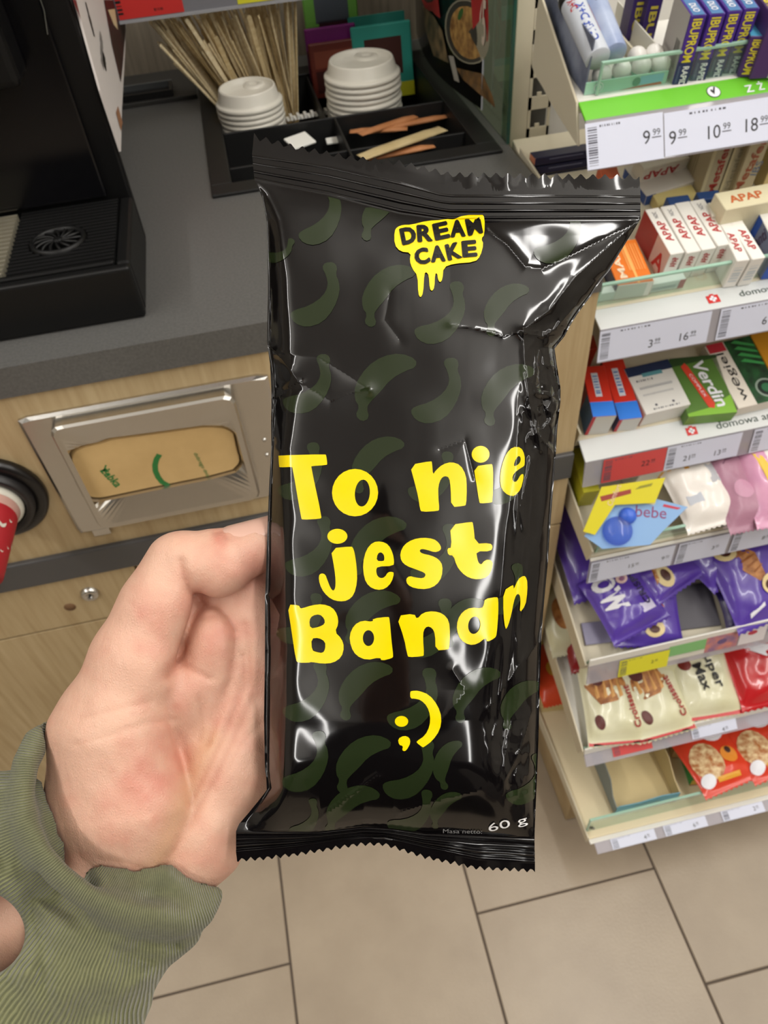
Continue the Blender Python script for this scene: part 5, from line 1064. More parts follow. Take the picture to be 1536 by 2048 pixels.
# ---- print on the film: outlines cut into small pieces and draped over the same surface
import bmesh
from mathutils.geometry import tessellate_polygon
def drape_print(name, loops_list, m, off, parent=bagroot, step=7.0):
    bm = bmesh.new()
    for loops in loops_list:
        L = [[Vector((p[0], p[1], 0)) for p in lp] for lp in loops]; flat = [p for lp in L for p in lp]; vs = [bm.verts.new(p) for p in flat]
        for a, b, c in tessellate_polygon(L):
            try: bm.faces.new((vs[a], vs[b], vs[c]))
            except ValueError: pass
    xs = [v.co.x for v in bm.verts]; ys = [v.co.y for v in bm.verts]
    for ax_, lo, hi in ((0, min(xs), max(xs)), (1, min(ys), max(ys))):
        for k in range(int(lo // step) + 1, int(hi // step) + 1):
            co = Vector((k * step, 0, 0)) if ax_ == 0 else Vector((0, k * step, 0)); no = Vector((1, 0, 0)) if ax_ == 0 else Vector((0, 1, 0))
            bmesh.ops.bisect_plane(bm, geom=bm.verts[:] + bm.edges[:] + bm.faces[:], plane_co=co, plane_no=no, dist=1e-4)
    for f in bm.faces:
        if f.normal.z > 0: f.normal_flip()
    me = bpy.data.meshes.new(name); bm.to_mesh(me); bm.free()
    C_ = np.array([v.co[:] for v in me.vertices]); x, y = C_[:, 0], C_[:, 1]; N_ = surf_normals(x, y); P_ = bagpt(x, y, depth(x, y)) + N_ * off * SP - BO
    me.vertices.foreach_set('co', P_.ravel()); me.materials.append(m); me.polygons.foreach_set('use_smooth', [True] * len(me.polygons)); me.update(); me.normals_split_custom_set_from_vertices(N_.tolist())
    o = bpy.data.objects.new(name, me); scene.collection.objects.link(o); o.parent = parent; return o
def smooth_poly(P, it=2):
    P = np.array(P, float)
    for _ in range(it): Q = np.roll(P, -1, 0); P = np.stack([P * .75 + Q * .25, P * .25 + Q * .75], 1).reshape(-1, 2)
    return P
def c4(P, s=1): return [(500 + x * .4427, 640 + y * .4427) for x, y in smooth_poly(P, s)]
def c5(P, s=1): return [(500 + x * .4167, 1060 + y * .4167) for x, y in smooth_poly(P, s)]
def c3(P, s=1): return [(480 + x * .5339, 260 + y * .5339) for x, y in smooth_poly(P, s)]
def el(cx, cy, rx, ry, rot=0, n=24): return [(cx + rx * math.cos(t) * math.cos(rot) - ry * math.sin(t) * math.sin(rot), cy + rx * math.cos(t) * math.sin(rot) + ry * math.sin(t) * math.cos(rot)) for t in np.linspace(0, 2 * math.pi, n, endpoint=False)]
yel = mat('film_yellow', 'f2d600', .16, spec=.55); oliv = mat('film_olive', '222c17', .12, spec=.55); wht = mat('film_white', 'eeeeee', .15); blk_ = mat('film_ink', '0c0b08', .14)
glyphs = [
 [c4([(133, 612), (133, 617), (136, 663), (140, 666), (190, 664), (194, 668), (232, 895), (238, 902), (318, 898), (325, 890), (277, 664), (280, 660), (347, 656), (350, 650), (345, 612), (340, 607)])],
 [c4(el(475, 780, 104, 107), 0), c4(el(508, 782, 34, 61, .08), 0)],
 [c4([(722, 655), (818, 637), (822, 645), (826, 700), (838, 680), (870, 652), (910, 641), (950, 655), (975, 700), (979, 760), (976, 835), (965, 840), (908, 846), (906, 760), (900, 712), (880, 704), (862, 716), (850, 750), (850, 800), (855, 856), (848, 863), (775, 867), (768, 855), (760, 800), (745, 740)])],
 [c4([(1010, 662), (1088, 650), (1095, 655), (1098, 700), (1095, 820), (1088, 825), (1040, 829), (1034, 822), (1022, 740)])], [c4(el(1041, 607, 40, 38), 0)],
 [c4([(1238, 650), (1238, 610), (1222, 575), (1185, 573), (1155, 605), (1135, 660), (1127, 720), (1135, 765), (1165, 793), (1195, 795), (1220, 765), (1233, 715), (1232, 694), (1218, 700), (1205, 728), (1190, 732), (1182, 718), (1190, 692), (1215, 672), (1235, 660)]), c4([(1188, 658), (1200, 625), (1213, 612), (1221, 625), (1217, 645), (1200, 660)])],
 [c5([(388, 88), (488, 78), (495, 86), (503, 110), (513, 180), (515, 250), (500, 310), (470, 338), (430, 343), (390, 332), (355, 300), (335, 260), (330, 220), (342, 207), (362, 212), (372, 240), (388, 280), (400, 292), (410, 280), (412, 240), (405, 180)])], [c5(el(420, 30, 48, 36), 0)],
 [c5([(692, 150), (685, 110), (665, 70), (630, 54), (590, 58), (558, 95), (542, 160), (548, 230), (570, 270), (610, 288), (650, 282), (680, 250), (692, 205), (680, 200), (662, 202), (648, 225), (630, 232), (612, 222), (605, 195), (612, 175), (688, 172)]), c5([(608, 148), (612, 115), (628, 105), (643, 118), (646, 140), (640, 150)])],
 [c5([(918, 85), (905, 60), (880, 42), (830, 36), (780, 45), (740, 70), (720, 110), (725, 148), (750, 172), (800, 190), (838, 205), (843, 218), (830, 232), (795, 228), (765, 220), (748, 235), (755, 262), (790, 280), (850, 284), (895, 264), (920, 225), (924, 170), (905, 140), (870, 122), (825, 113), (812, 100), (822, 90), (850, 95), (885, 107), (910, 100)])],
 [c5([(958, -24), (1062, -40), (1070, -34), (1080, 66), (1150, 62), (1165, 78), (1155, 102), (1085, 102), (1090, 140), (1098, 160), (1110, 165), (1120, 150), (1140, 140), (1165, 150), (1160, 190), (1140, 225), (1095, 238), (1050, 230), (1015, 205), (990, 170), (976, 122), (950, 120), (945, 88), (968, 84)])],
 [c5([(183, 357), (236, 360), (242, 374), (250, 376), (300, 360), (350, 355), (395, 370), (420, 405), (425, 450), (408, 488), (440, 520), (453, 560), (440, 610), (400, 637), (350, 641), (295, 632), (285, 636), (232, 636), (222, 625), (200, 470)]), c5([(285, 432), (300, 410), (335, 403), (358, 425), (360, 450), (330, 465), (290, 472)]), c5([(295, 520), (330, 516), (362, 535), (362, 570), (350, 590), (320, 585), (298, 576)])],
 [c5([(590, 424), (664, 415), (670, 422), (680, 540), (688, 605), (682, 614), (632, 627), (624, 610), (560, 624), (510, 602), (485, 560), (477, 505), (500, 455), (540, 433), (590, 440)]), c5(el(569, 518, 27, 38), 0)],
 [c5([(703, 412), (788, 400), (800, 428), (830, 395), (880, 388), (925, 400), (955, 435), (959, 500), (955, 566), (948, 573), (890, 577), (888, 500), (875, 470), (850, 460), (832, 480), (830, 520), (835, 598), (828, 605), (762, 610), (755, 600), (740, 520)])],
 [c5([(1125, 330), (1183, 320), (1190, 330), (1190, 400), (1182, 500), (1174, 518), (1135, 538), (1130, 515), (1090, 547), (1050, 551), (1010, 527), (991, 480), (995, 430), (1020, 390), (1060, 370), (1112, 376), (1122, 355)]), c5(el(1075, 456, 29, 42, .15), 0)],
 [c5([(1213, 292), (1258, 262), (1262, 270), (1262, 285), (1285, 235), (1310, 217), (1326, 230), (1328, 290), (1318, 365), (1290, 398), (1295, 340), (1290, 305), (1275, 310), (1262, 345), (1252, 400), (1235, 460), (1222, 479), (1213, 400)])],
 [c5([(768, 778), (774, 771), (810, 770), (860, 790), (900, 840), (920, 900), (910, 960), (875, 1010), (832, 1042), (826, 1040), (800, 1020), (800, 1012), (840, 985), (862, 940), (865, 890), (850, 845), (820, 815), (790, 808), (770, 808)])], [c5(el(727, 917, 32, 26), 0)],
 [c5([(710, 1000), (740, 985), (765, 995), (770, 1020), (755, 1050), (742, 1061), (730, 1055), (735, 1035), (715, 1030)])]]
drape_print('lettering', glyphs, yel, 2.0)
blob = c3([(578, 382), (588, 366), (610, 358), (640, 358), (700, 343), (760, 340), (850, 322), (905, 318), (916, 330), (916, 395), (903, 410), (912, 430), (900, 475), (880, 497), (800, 503), (762, 517), (758, 562), (749, 574), (741, 562), (738, 538), (730, 542), (728, 592), (719, 606), (710, 597), (707, 548), (698, 534), (690, 540), (686, 612), (676, 631), (667, 616), (665, 548), (645, 522), (635, 492), (640, 462), (600, 458), (578, 432)])
drape_print('logo', [[blob]], yel, 2.0)
def px_text(st, cx, cy, wd, hg, rot, bold=True, arch=0):
    v, f, asp = text_geo(st, bold); a = math.radians(-rot); P = (v - .5) * [wd, -hg]; out = []
    P[:, 1] += arch * (P[:, 0] / wd * 2) ** 2
    P = np.stack([cx + P[:, 0] * math.cos(a) - P[:, 1] * math.sin(a), cy + P[:, 0] * math.sin(a) + P[:, 1] * math.cos(a)], 1)
    return [[[tuple(P[i]) for i in t]] for t in f]
def fat(st, cx, cy, wd, hg, rot):          # puffy logo letters: each glyph tilted a little and thickened
    n = len(st); out = []; a = math.radians(rot)
    for k, ch in enumerate(st):
        t = (k + .5) / n - .5; x = cx + t * wd * math.cos(a); y = cy - t * wd * math.sin(a)
        for dx, dy in ((-1.6, 0), (1.6, 0), (0, -1.2), (0, 1.2)): out += px_text(ch, x + dx, y + dy, wd / n * .84, hg, rot + (-4 if k % 2 else 4))
    return out
drape_print('logo_lettering', fat('DREAM', 882, 464, 166, 32, 8) + fat('CAKE', 891, 507, 128, 31, 9), blk_, 3.2)
drape_print('weight_print', px_text('60 g', 1015, 1648, 78, 21, 13, False), wht, 2.2); drape_print('weight_print', px_text('Masa netto:', 925, 1661, 78, 8, -1, False), mat('film_grey', '8a8a8a', .2), 2.0)
BA = np.array([(185, 690), (205, 722), (250, 737), (310, 718), (352, 665), (373, 605), (370, 565), (358, 540), (364, 512), (350, 492), (318, 494), (306, 512), (322, 542), (330, 580), (310, 620), (260, 655), (200, 672)], float); BA = (BA - [280, 618]) * .5339
BB = np.array([(655, 520), (600, 503), (540, 518), (490, 558), (456, 620), (458, 668), (476, 692), (464, 722), (488, 742), (512, 728), (500, 692), (515, 668), (540, 640), (575, 592), (620, 562), (655, 548)], float); BB = (BB - [550, 622]) * .5339
PL = [('A', 638, 430, .95, -8), ('A', 630, 592, 1, 0), ('B', 774, 592, 1, 0), ('A', 880, 628, 1, 4), ('B', 770, 432, .9, 10), ('A', 1115, 470, .95, 2), ('A', 615, 770, .95, 4), ('B', 766, 775, 1.12, 4), ('A', 872, 784, 1.02, 0), ('B', 1012, 790, 1, 0), ('A', 600, 945, .9, 0), ('B', 752, 930, .95, 4), ('A', 862, 955, .85, 10),
      ('A', 618, 1095, .95, 2), ('B', 752, 1092, 1, 6), ('A', 868, 1110, .95, 2), ('A', 600, 1238, .85, 10), ('B', 740, 1235, .95, 10), ('A', 858, 1258, .95, 4), ('B', 925, 1245, .8, 0), ('A', 612, 1385, .95, 0), ('B', 727, 1382, .98, 4), ('A', 825, 1400, 1, 4), ('B', 950, 1390, .9, 0), ('A', 610, 1525, .95, 0), ('B', 722, 1528, .98, 6), ('A', 818, 1540, .98, 8), ('B', 898, 1530, .7, -20), ('A', 608, 1636, .6, 0), ('B', 700, 1620, .9, 14), ('A', 820, 1625, .8, 14), ('B', 1010, 620, .85, 0), ('A', 1010, 1180, .8, 0), ('B', 1040, 1410, .8, 0), ('A', 1050, 1560, .8, 0), ('A', 556, 500, .5, 30), ('B', 890, 1620, .6, 0), ('A', 1010, 960, .8, 0)]
bl = []
for k, x, y, s_, r_ in PL:
    a = math.radians(r_); P = smooth_poly(BA if k == 'A' else BB, 1) * s_; P = np.stack([x + P[:, 0] * math.cos(a) - P[:, 1] * math.sin(a), y + P[:, 0] * math.sin(a) + P[:, 1] * math.cos(a)], 1)
    lo, hi = XLc(P[:, 1]) + 3, XRc(P[:, 1]) - 3; P[:, 0] = np.clip(P[:, 0], lo, hi); P[:, 1] = np.clip(P[:, 1], C1(P[:, 0]) + 4, B0(P[:, 0]) - 3); bl.append([[tuple(p) for p in P]])
drape_print('banana_pattern', bl, oliv, 1.1)
# ================================================================ the person: hand holding the bag, and sleeve
def cone(P, a, b):                                             # distance to a tapered capsule; a, b = (x, y, z, r)
    A_, B_ = np.array(a[:3], float), np.array(b[:3], float); ba = B_ - A_; t = np.clip(((P[0] - A_[0]) * ba[0] + (P[1] - A_[1]) * ba[1] + (P[2] - A_[2]) * ba[2]) / (ba @ ba), 0, 1)
    return np.sqrt((P[0] - A_[0] - t * ba[0]) ** 2 + (P[1] - A_[1] - t * ba[1]) ** 2 + (P[2] - A_[2] - t * ba[2]) ** 2) - (a[3] + (b[3] - a[3]) * t)
def ell3(P, c, r): q = np.sqrt(((P[0] - c[0]) / r[0]) ** 2 + ((P[1] - c[1]) / r[1]) ** 2 + ((P[2] - c[2]) / r[2]) ** 2); return (q - 1) * min(r)
def smin(a, b, k): h = np.clip(.5 + .5 * (b - a) / k, 0, 1); return b * (1 - h) + a * h - k * h * (1 - h)
def chain(P, pts, k=14):
    d = None
    for a, b in zip(pts[:-1], pts[1:]): c = cone(P, a, b); d = c if d is None else smin(d, c, k)
    return d
def surface_nets(F, lo, st):
    nx, ny, nz = F.shape; ins = F < 0
    c = np.zeros((nx - 1, ny - 1, nz - 1), np.uint8)
    for i in (0, 1):
        for j in (0, 1):
            for k in (0, 1): c += ins[i:nx - 1 + i, j:ny - 1 + j, k:nz - 1 + k]
    act = (c > 0) & (c < 8); I = np.argwhere(act); vid = -np.ones(act.shape, int); vid[act] = np.arange(len(I))
    S = np.zeros((len(I), 3)); n = np.zeros(len(I)); off = np.array([(i, j, k) for i in (0, 1) for j in (0, 1) for k in (0, 1)])
    for a in range(8):
        for b in range(a + 1, 8):
            if np.abs(off[a] - off[b]).sum() != 1: continue
            pa, pb = I + off[a], I + off[b]; fa, fb = F[tuple(pa.T)], F[tuple(pb.T)]; m = (fa < 0) != (fb < 0); t = np.where(m, fa / np.where(m, fa - fb, 1), 0)
            S += np.where(m[:, None], pa + (pb - pa) * t[:, None], 0); n += m
    V = lo + S / n[:, None] * st; faces = []
    for ax_ in range(3):
        u, v = (ax_ + 1) % 3, (ax_ + 2) % 3; sl0 = [slice(None)] * 3; sl1 = [slice(None)] * 3; sl0[ax_] = slice(0, -1); sl1[ax_] = slice(1, None)
        A_, B_ = ins[tuple(sl0)], ins[tuple(sl1)]; E = np.argwhere(A_ != B_); E = E[(E[:, u] > 0) & (E[:, v] > 0) & (E[:, u] < F.shape[u] - 1) & (E[:, v] < F.shape[v] - 1)]
        eu = np.zeros(3, int); eu[u] = 1; ev = np.zeros(3, int); ev[v] = 1; q = np.stack([vid[tuple((E - eu - ev).T)], vid[tuple((E - ev).T)], vid[tuple(E.T)], vid[tuple((E - eu).T)]], 1)
        flip = ins[tuple(E.T)]; q[~flip] = q[~flip][:, ::-1]; faces.append(q)
    return V, np.vstack(faces)
def sdf_mesh(name, fn, lo, hi, st, m, parent, org, smooth_it=2, attr=None):
    ax_ = [np.arange(lo[i], hi[i] + st, st, dtype=np.float32) for i in range(3)]; P = np.meshgrid(*ax_, indexing='ij'); F = fn(P); V, Q = surface_nets(F, np.array(lo, float), st)
    Q = Q[(Q >= 0).all(1)]; e = np.vstack([Q[:, [0, 1]], Q[:, [1, 2]], Q[:, [2, 3]], Q[:, [3, 0]]])
    for _ in range(smooth_it):
        S = np.zeros_like(V); c = np.zeros(len(V))
        for a, b in ((0, 1), (1, 0)): np.add.at(S, e[:, a], V[e[:, b]]); np.add.at(c, e[:, a], 1)
        V = V * .5 + .5 * S / np.maximum(c, 1)[:, None]
    W3 = bagpt(V[:, 0], V[:, 1], V[:, 2]) - org; me = bpy.data.meshes.new(name); me.from_pydata(W3.tolist(), [], Q[:, ::-1].tolist()); me.materials.append(m)
    me.polygons.foreach_set('use_smooth', [True] * len(me.polygons)); me.update()
    if attr:
        for k, f in attr.items():
            a = f(V)
            if a.ndim == 1: me.attributes.new(k, 'FLOAT', 'POINT').data.foreach_set('value', a.astype(np.float32))
            else: me.attributes.new(k, 'FLOAT_COLOR', 'POINT').data.foreach_set('color', np.hstack([a, np.ones((len(a), 1))]).astype(np.float32).ravel())
    o = bpy.data.objects.new(name, me); scene.collection.objects.link(o); o.parent = parent; return o
TH = [(565, 1078, 72, 46), (500, 1100, 58, 50), (440, 1118, 48, 58), (385, 1124, 44, 60)]
FING = [[(575, 1215, 165, 62), (700, 1165, 160, 54), (830, 1170, 150, 50), (930, 1210, 148, 44)], [(580, 1330, 170, 62), (720, 1285, 168, 56), (870, 1290, 156, 51), (980, 1330, 150, 45)],
        [(575, 1440, 170, 60), (710, 1400, 168, 54), (850, 1405, 156, 49), (950, 1440, 150, 44)], [(550, 1545, 165, 54), (670, 1515, 165, 47), (780, 1515, 156, 43), (860, 1540, 150, 38)]]
HCR = [([(404, 1203), (380, 1180), (368, 1150), (362, 1120)], 7, 9), ([(398, 1199), (392, 1230), (374, 1285), (352, 1325), (335, 1352)], 9, 12), ([(367, 1330), (395, 1346), (421, 1358)], 5, 6), ([(160, 1436), (225, 1420), (300, 1404)], 2.2, 6), ([(150, 1488), (220, 1470), (290, 1446), (350, 1438)], 2.2, 6),
       ([(470, 1280), (465, 1340), (440, 1420), (415, 1490)], 5, 9), ([(486, 1310), (490, 1370), (458, 1450), (420, 1530), (380, 1610)], 5, 8), ([(505, 1400), (470, 1470), (430, 1560), (370, 1660), (310, 1770)], 5, 10), ([(530, 1440), (480, 1490), (455, 1540)], 2.5, 5), ([(398, 1395), (405, 1440), (400, 1480)], 3, 7), ([(430, 1232), (400, 1240)], 2.5, 6),
       ([(190, 1716), (240, 1722), (290, 1735)], 2, 6), ([(430, 1066), (446, 1064), (452, 1076)], 4, 6), ([(400, 1205), (430, 1212), (455, 1235), (470, 1262)], 6, 8), ([(493, 1250), (500, 1330), (505, 1400)], 4, 9), ([(520, 1330), (515, 1420), (528, 1500)], 3, 8)]
def hand(P, cr=True):
    x, y = P[0], P[1]
    d = chain(P, TH, 20); d = smin(d, ell3(P, (440, 1138, 40), (62, 56, 58)), 20)
    d = smin(d, chain(P, [(352, 1126, 46, 60), (308, 1215, 48, 70), (264, 1330, 60, 86), (218, 1478, 85, 122), (238, 1610, 120, 158)], 26), 22)
    palm = chain(P, [(545, 1240, 165, 80), (505, 1420, 165, 92), (452, 1540, 150, 96), (396, 1680, 128, 86), (350, 1740, 130, 80)], 30); palm = smin(palm, cone(P, (330, 1420, 170, 105), (545, 1400, 185, 85)), 40)
    palm = smin(palm, ell3(P, (422, 1285, 92), (58, 74, 56)), 30); palm = smin(palm, ell3(P, (400, 1240, 150), (110, 120, 62)), 20); palm = smin(palm, cone(P, (350, 1390, 105, 70), (430, 1350, 105, 45)), 30); palm = smin(palm, cone(P, (500, 1180, 130, 60), (520, 1330, 125, 62)), 30); d = smin(d, palm, 16)
    for f in FING: d = smin(d, chain(P, f, 10), 14)
    d = smin(d, chain(P, [(270, 1680, 150, 120), (130, 1800, 175, 105), (-60, 1900, 190, 112), (-320, 2080, 220, 130), (-520, 2260, 250, 140)], 30), 50)
    if cr:
        fr = P[2] < 150
        for C_, amp, wd in HCR: d = d + amp * np.exp(-(seg_dist(x[:, :, 0], y[:, :, 0], C_) / wd) ** 2)[:, :, None] * (P[2] < 160)
        d = d + ((vnoise(x[:, :, 0] + 900, y[:, :, 0] + 100, 46, 9) - .5) * 5)[:, :, None]
    return d
skin = bpy.data.materials.new('skin'); skin.use_nodes = True; nt = skin.node_tree; b = nt.nodes['Principled BSDF']
at = nt.nodes.new('ShaderNodeAttribute'); at.attribute_name = 'tone'; nt.links.new(at.outputs['Color'], b.inputs['Base Color']); b.inputs['Roughness'].default_value = .48
b.inputs['Subsurface Weight'].default_value = .12; b.inputs['Subsurface Radius'].default_value = (.006, .002, .001); b.inputs['Subsurface Scale'].default_value = 1
tc = nt.nodes.new('ShaderNodeTexCoord'); vo = nt.nodes.new('ShaderNodeTexVoronoi'); vo.feature = 'DISTANCE_TO_EDGE'; vo.inputs['Scale'].default_value = 1300; mp = nt.nodes.new('ShaderNodeMapping'); mp.inputs['Scale'].default_value = (1, 1, .45)
nt.links.new(tc.outputs['Object'], mp.inputs[0]); nt.links.new(mp.outputs[0], vo.inputs['Vector']); n2_ = nt.nodes.new('ShaderNodeTexNoise'); n2_.inputs['Scale'].default_value = 260; n2_.inputs['Detail'].default_value = 5; nt.links.new(mp.outputs[0], n2_.inputs['Vector'])
ad = nt.nodes.new('ShaderNodeMath'); ad.operation = 'MULTIPLY_ADD'; ad.inputs[1].default_value = .35; nt.links.new(vo.outputs['Distance'], ad.inputs[0]); nt.links.new(n2_.outputs[0], ad.inputs[2])
bp = nt.nodes.new('ShaderNodeBump'); bp.inputs['Strength'].default_value = .5; bp.inputs['Distance'].default_value = .0009; nt.links.new(ad.outputs[0], bp.inputs['Height']); nt.links.new(bp.outputs[0], b.inputs['Normal'])
def tone(V):
    x, y = V[:, 0], V[:, 1]; base = np.array(srgb('deb099')[:3]); pinkc = np.array(srgb('cf8674')[:3]); pale_ = np.array(srgb('e2bba2')[:3]); yel_ = np.array(srgb('cfa27c')[:3])
    g = lambda cx, cy, r, a=1: a * np.exp(-((x - cx) ** 2 + (y - cy) ** 2) / r ** 2)
    p = g(330, 1500, 80, .5) + g(270, 1590, 60, .6) + g(430, 1290, 45, .6) + g(440, 1075, 20, .9) + g(400, 1200, 40, .35) + g(480, 1150, 50, .45) + g(300, 1240, 50, .25) + g(420, 1700, 60, .25) + g(500, 1400, 50, .3) + (vnoise(x + 400, y + 70, 38, 5) - .5) * .7 + (vnoise(x, y, 14, 6) - .5) * .25
    p = np.clip(p, 0, 1)[:, None]; c = base * (1 - p) + pinkc * p; q = np.clip(g(200, 1440, 90, .8) + g(430, 1660, 60, .5) + g(320, 1130, 60, .5), 0, 1)[:, None]; c = c * (1 - q * .6) + pale_ * q * .6
    r = np.clip(np.exp(-(seg_dist(x, y, [(420, 1480), (370, 1600), (310, 1740)]) / 26) ** 2) * .6, 0, 1)[:, None]; c = c * (1 - r) + yel_ * r
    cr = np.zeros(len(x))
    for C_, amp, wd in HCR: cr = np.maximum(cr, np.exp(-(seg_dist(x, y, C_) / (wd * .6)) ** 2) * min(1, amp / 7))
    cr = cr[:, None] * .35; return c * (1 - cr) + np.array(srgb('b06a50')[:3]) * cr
PO = bagpt(250, 1850, 170)[0]
person = thing('person', 'bare left hand with an olive knitted sleeve holding up the black snack bag', 'person', tuple(PO))
sdf_mesh('hand', hand, (-560, 1000, -110), (1060, 2300, 400), 5.5, skin, person, PO, 1, {'tone': tone})
# thumbnail
nail_m = mat('nail', 'e2b6a4', .28, coat=.4); nb = MB(); vs = []; nu, nv = 12, 10
a0, b0 = np.array((452., 1112., 50.)), np.array((566., 1077., 72.)); axd = nrm(b0 - a0); upv = nrm(np.array((0, -1., -.35)) - axd * (np.array((0, -1., -.35)) @ axd)); sd = np.cross(axd, upv)
for i in range(nu + 1):
    t = i / nu; c = a0 + (b0 - a0) * t; r = 55.5 - 5.5 * t
    for j in range(nv + 1):
        an = math.radians(-52 + 104 * j / nv) * (1 - .25 * (1 - min(1, t * 3)) ** 2); p = c + (upv * math.cos(an) + sd * math.sin(an)) * (r + 1.2 - 2.5 * (abs(j / nv - .5) * 2) ** 4 - 3 * (1 - min(1, t * 6))); vs.append(bagpt(p[0], p[1], p[2])[0] - PO)
nb.add(vs, [(i * (nv + 1) + j, i * (nv + 1) + j + 1, (i + 1) * (nv + 1) + j + 1, (i + 1) * (nv + 1) + j) for i in range(nu) for j in range(nv)], nail_m, True)
o = nb.build('thumbnail', person); sm_mod = o.modifiers.new('solid', 'SOLIDIFY'); sm_mod.thickness = .0004; sm_mod.offset = 0
# sleeve
CUFF = [(110, 1462, 130), (72, 1484, 60), (50, 1530, 15), (42, 1590, -15), (52, 1650, -38), (78, 1706, -55), (118, 1752, -62), (170, 1792, -60), (235, 1824, -48), (300, 1836, -25), (360, 1846, 5), (402, 1826, 50), (418, 1790, 110), (400, 1740, 190), (330, 1680, 260), (230, 1590, 290), (150, 1500, 240), (115, 1465, 175), (110, 1462, 130)]
def cuffd(P, rad):
    d = None
    for a, b in zip(CUFF[:-1], CUFF[1:]): c = cone(P, (*a, rad), (*b, rad)); d = c if d is None else np.minimum(d, c)
    return d
def sleeve(P):
    x, y, z = P; d = cuffd(P, 27)
    q = seg_dist(x[:, :, 0], y[:, :, 0], [c[:2] for c in CUFF[1:12]])[:, :, None]
    body = chain(P, [(335, 1808, 95, 84), (240, 1840, 100, 132), (130, 1960, 125, 186), (-60, 2100, 170, 250), (-420, 2320, 240, 290)], 30)
    body = smin(body, chain(P, [(58, 1600, 108, 56), (-30, 1715, 110, 178), (-200, 1800, 150, 235), (-520, 2060, 230, 270)], 30), 40)
    fold = 9 * np.sin(q / 15.5 + .02 * x[:, :, :1] + 1.0) * np.exp(-q / 130) + ((vnoise(x[:, :, 0] + 800, y[:, :, 0] * .8, 60, 8) - .5) * 26 + (vnoise(x[:, :, 0] * .6 + y[:, :, 0] * .8 + 900, y[:, :, 0] * .35 - x[:, :, 0] * .3 + 900, 30, 12) - .5) * 16)[:, :, None]
    for C_, amp, wd in (([(60, 1790), (110, 1810), (200, 1860), (300, 1885), (350, 1888)], 12, 12), ([(55, 1800), (90, 1880), (85, 1960), (110, 2048)], 12, 12), ([(150, 1850), (230, 1900), (300, 1925)], 8, 12), ([(20, 1560), (15, 1640), (40, 1740)], 9, 10), ([(0, 1600), (-10, 1680), (10, 1740)], 7, 10)):
        fold = fold - amp * np.exp(-(seg_dist(x[:, :, 0], y[:, :, 0], C_) / wd) ** 2)[:, :, None]
    d = smin(d, body - fold * 1.0, 34)
    hole = np.sqrt(((x + 62) / 112) ** 2 + ((y - 1868) / 92) ** 2); hole = (hole - 1) * 92; hole = np.maximum(hole, z - 130)
    lip = np.abs(hole) - 14; d = smin(d, np.maximum(lip, np.abs(z + 20 + .3 * (x + 60)) - 60), 14) if False else d
    d = -smin(-d, hole, 18)
    return np.maximum(d, -(hand(P, False) - 5))
sl_m = bpy.data.materials.new('olive_knit'); sl_m.use_nodes = True; nt = sl_m.node_tree; b = nt.nodes['Principled BSDF']; b.inputs['Roughness'].default_value = .85; b.inputs['Sheen Weight'].default_value = .25
a1 = nt.nodes.new('ShaderNodeAttribute'); a1.attribute_name = 'rib'; s1_ = nt.nodes.new('ShaderNodeMath'); s1_.operation = 'SINE'; nt.links.new(a1.outputs['Fac'], s1_.inputs[0])
rmp = nt.nodes.new('ShaderNodeMapRange'); rmp.inputs[1].default_value = -1; rmp.inputs[2].default_value = 1; nt.links.new(s1_.outputs[0], rmp.inputs[0])
tc = nt.nodes.new('ShaderNodeTexCoord'); nz = nt.nodes.new('ShaderNodeTexNoise'); nz.inputs['Scale'].default_value = 420; nz.inputs['Detail'].default_value = 4; nt.links.new(tc.outputs['Object'], nz.inputs['Vector'])
mx = nt.nodes.new('ShaderNodeMath'); mx.operation = 'MULTIPLY_ADD'; mx.inputs[1].default_value = .55; nt.links.new(nz.outputs[0], mx.inputs[0]); nt.links.new(rmp.outputs[0], mx.inputs[2])
rp_ = nt.nodes.new('ShaderNodeValToRGB'); rp_.color_ramp.elements[0].position = .15; rp_.color_ramp.elements[0].color = srgb('4f5233'); rp_.color_ramp.elements[1].position = 1.2 / 1.55; rp_.color_ramp.elements[1].color = srgb('7d7e58'); nt.links.new(mx.outputs[0], rp_.inputs[0]); nt.links.new(rp_.outputs[0], b.inputs['Base Color'])
bp = nt.nodes.new('ShaderNodeBump'); bp.inputs['Strength'].default_value = .8; bp.inputs['Distance'].default_value = .0008; nt.links.new(mx.outputs[0], bp.inputs['Height']); nt.links.new(bp.outputs[0], b.inputs['Normal'])
def rib(V):
    x, y = V[:, 0], V[:, 1]; th = np.arctan2(-(x - 335), y - 1545); r = np.hypot(x - 335, y - 1545)
    return th * 270 / 4.8 * 2 * np.pi + (vnoise(x, y, 46, 2) - .5) * 5 + (vnoise(x, y, 17, 3) - .5) * 1.5
sdf_mesh('sleeve', sleeve, (-600, 1400, -260), (480, 2350, 420), 7.5, sl_m, person, PO, 1, {'rib': rib})

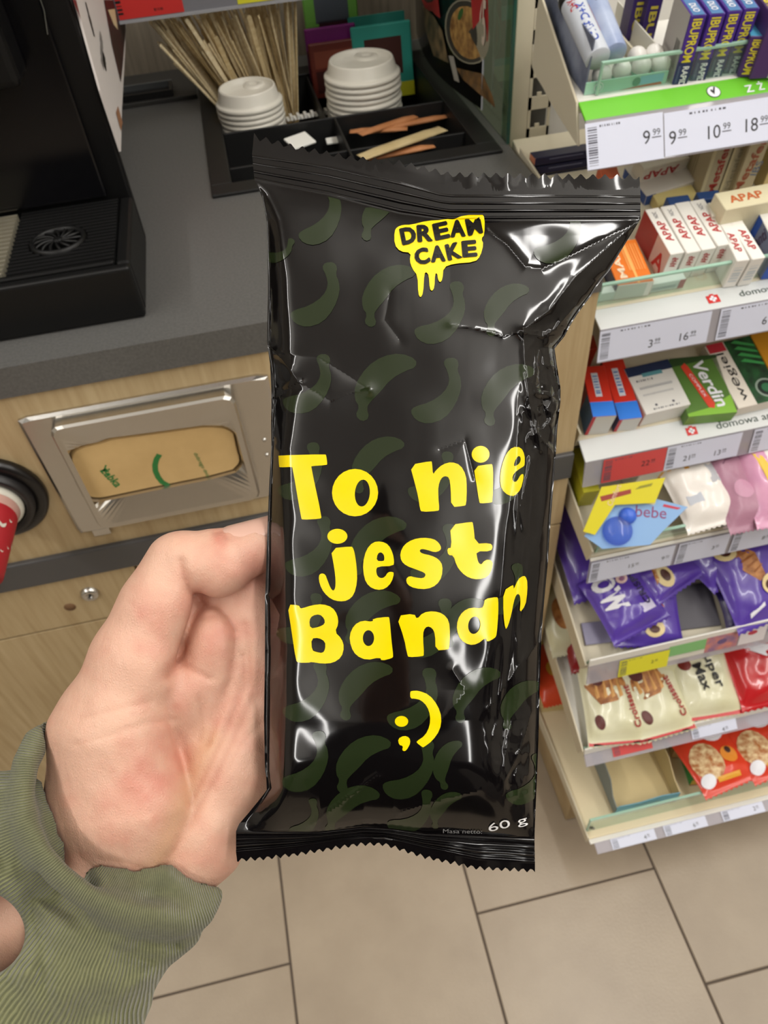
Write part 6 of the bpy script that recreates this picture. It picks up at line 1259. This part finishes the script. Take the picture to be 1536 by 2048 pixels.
# the rest of the person behind the camera: jacket, upper sleeve, head and hair (seen only as a reflection in the film)
def sdf_world(name, fn, lo, hi, st, m, parent, org):
    ax_ = [np.arange(lo[i], hi[i] + st, st, dtype=np.float32) for i in range(3)]; P = np.meshgrid(*ax_, indexing='ij'); V, Q = surface_nets(fn(P), np.array(lo, float), st)
    Q = Q[(Q >= 0).all(1)]; me = bpy.data.meshes.new(name); me.from_pydata((V - org).tolist(), [], Q.tolist()); me.materials.append(m); me.polygons.foreach_set('use_smooth', [True] * len(me.polygons)); me.update()
    o = bpy.data.objects.new(name, me); scene.collection.objects.link(o); o.parent = parent; return o
EL = bpy_e = bagpt(-470, 2230, 245)[0]
def jacket(P):
    d = chain(P, [(-.10, -.52, .80, .15), (-.10, -.50, 1.05, .145), (-.10, -.47, 1.28, .14)], .08); d = smin(d, chain(P, [(-.30, -.46, 1.36, .065), (-.10, -.46, 1.40, .075), (.12, -.46, 1.36, .065)], .05), .06)
    d = smin(d, chain(P, [(-.30, -.46, 1.35, .062), (-.36, -.30, 1.10, .052), (*EL, .044)], .03), .03)
    d = smin(d, chain(P, [(.12, -.46, 1.35, .062), (.26, -.34, 1.08, .052), (.19, -.16, 1.20, .038)], .03), .03); return d
def headf(P):
    d = ell3(P, (-.08, -.40, 1.60), (.075, .095, .115)); d = smin(d, ell3(P, (-.08, -.335, 1.555), (.05, .05, .06)), .03); d = smin(d, cone(P, (-.085, -.46, 1.40, .052), (-.085, -.43, 1.52, .052)), .03)
    d = smin(d, cone(P, (-.08, -.30, 1.60, .010), (-.08, -.275, 1.565, .014)), .012); d = np.maximum(d, -ell3(P, (-.11, -.305, 1.60), (.018, .012, .010))); d = np.maximum(d, -ell3(P, (-.05, -.305, 1.60), (.018, .012, .010)))
    for s_ in (-1, 1): d = smin(d, ell3(P, (-.08 + s_ * .078, -.41, 1.59), (.012, .022, .032)), .008)
    return d
sdf_world('jacket', jacket, (-.60, -.75, .66), (.45, .10, 1.52), .014, mat('dark_jacket', '1d1c1c', .8), person, PO)
sdf_world('head', headf, (-.22, -.54, 1.34), (.06, -.22, 1.76), .008, mat('face_skin', 'c99c80', .5), person, PO)
sdf_world('hair', lambda P: np.maximum(smin(ell3(P, (-.08, -.42, 1.63), (.088, .10, .11)), ell3(P, (-.08, -.33, 1.69), (.06, .035, .03)), .02), -(headf(P) + .004)) , (-.22, -.56, 1.48), (.06, -.24, 1.80), .008, mat('dark_hair', '15100d', .6), person, PO)
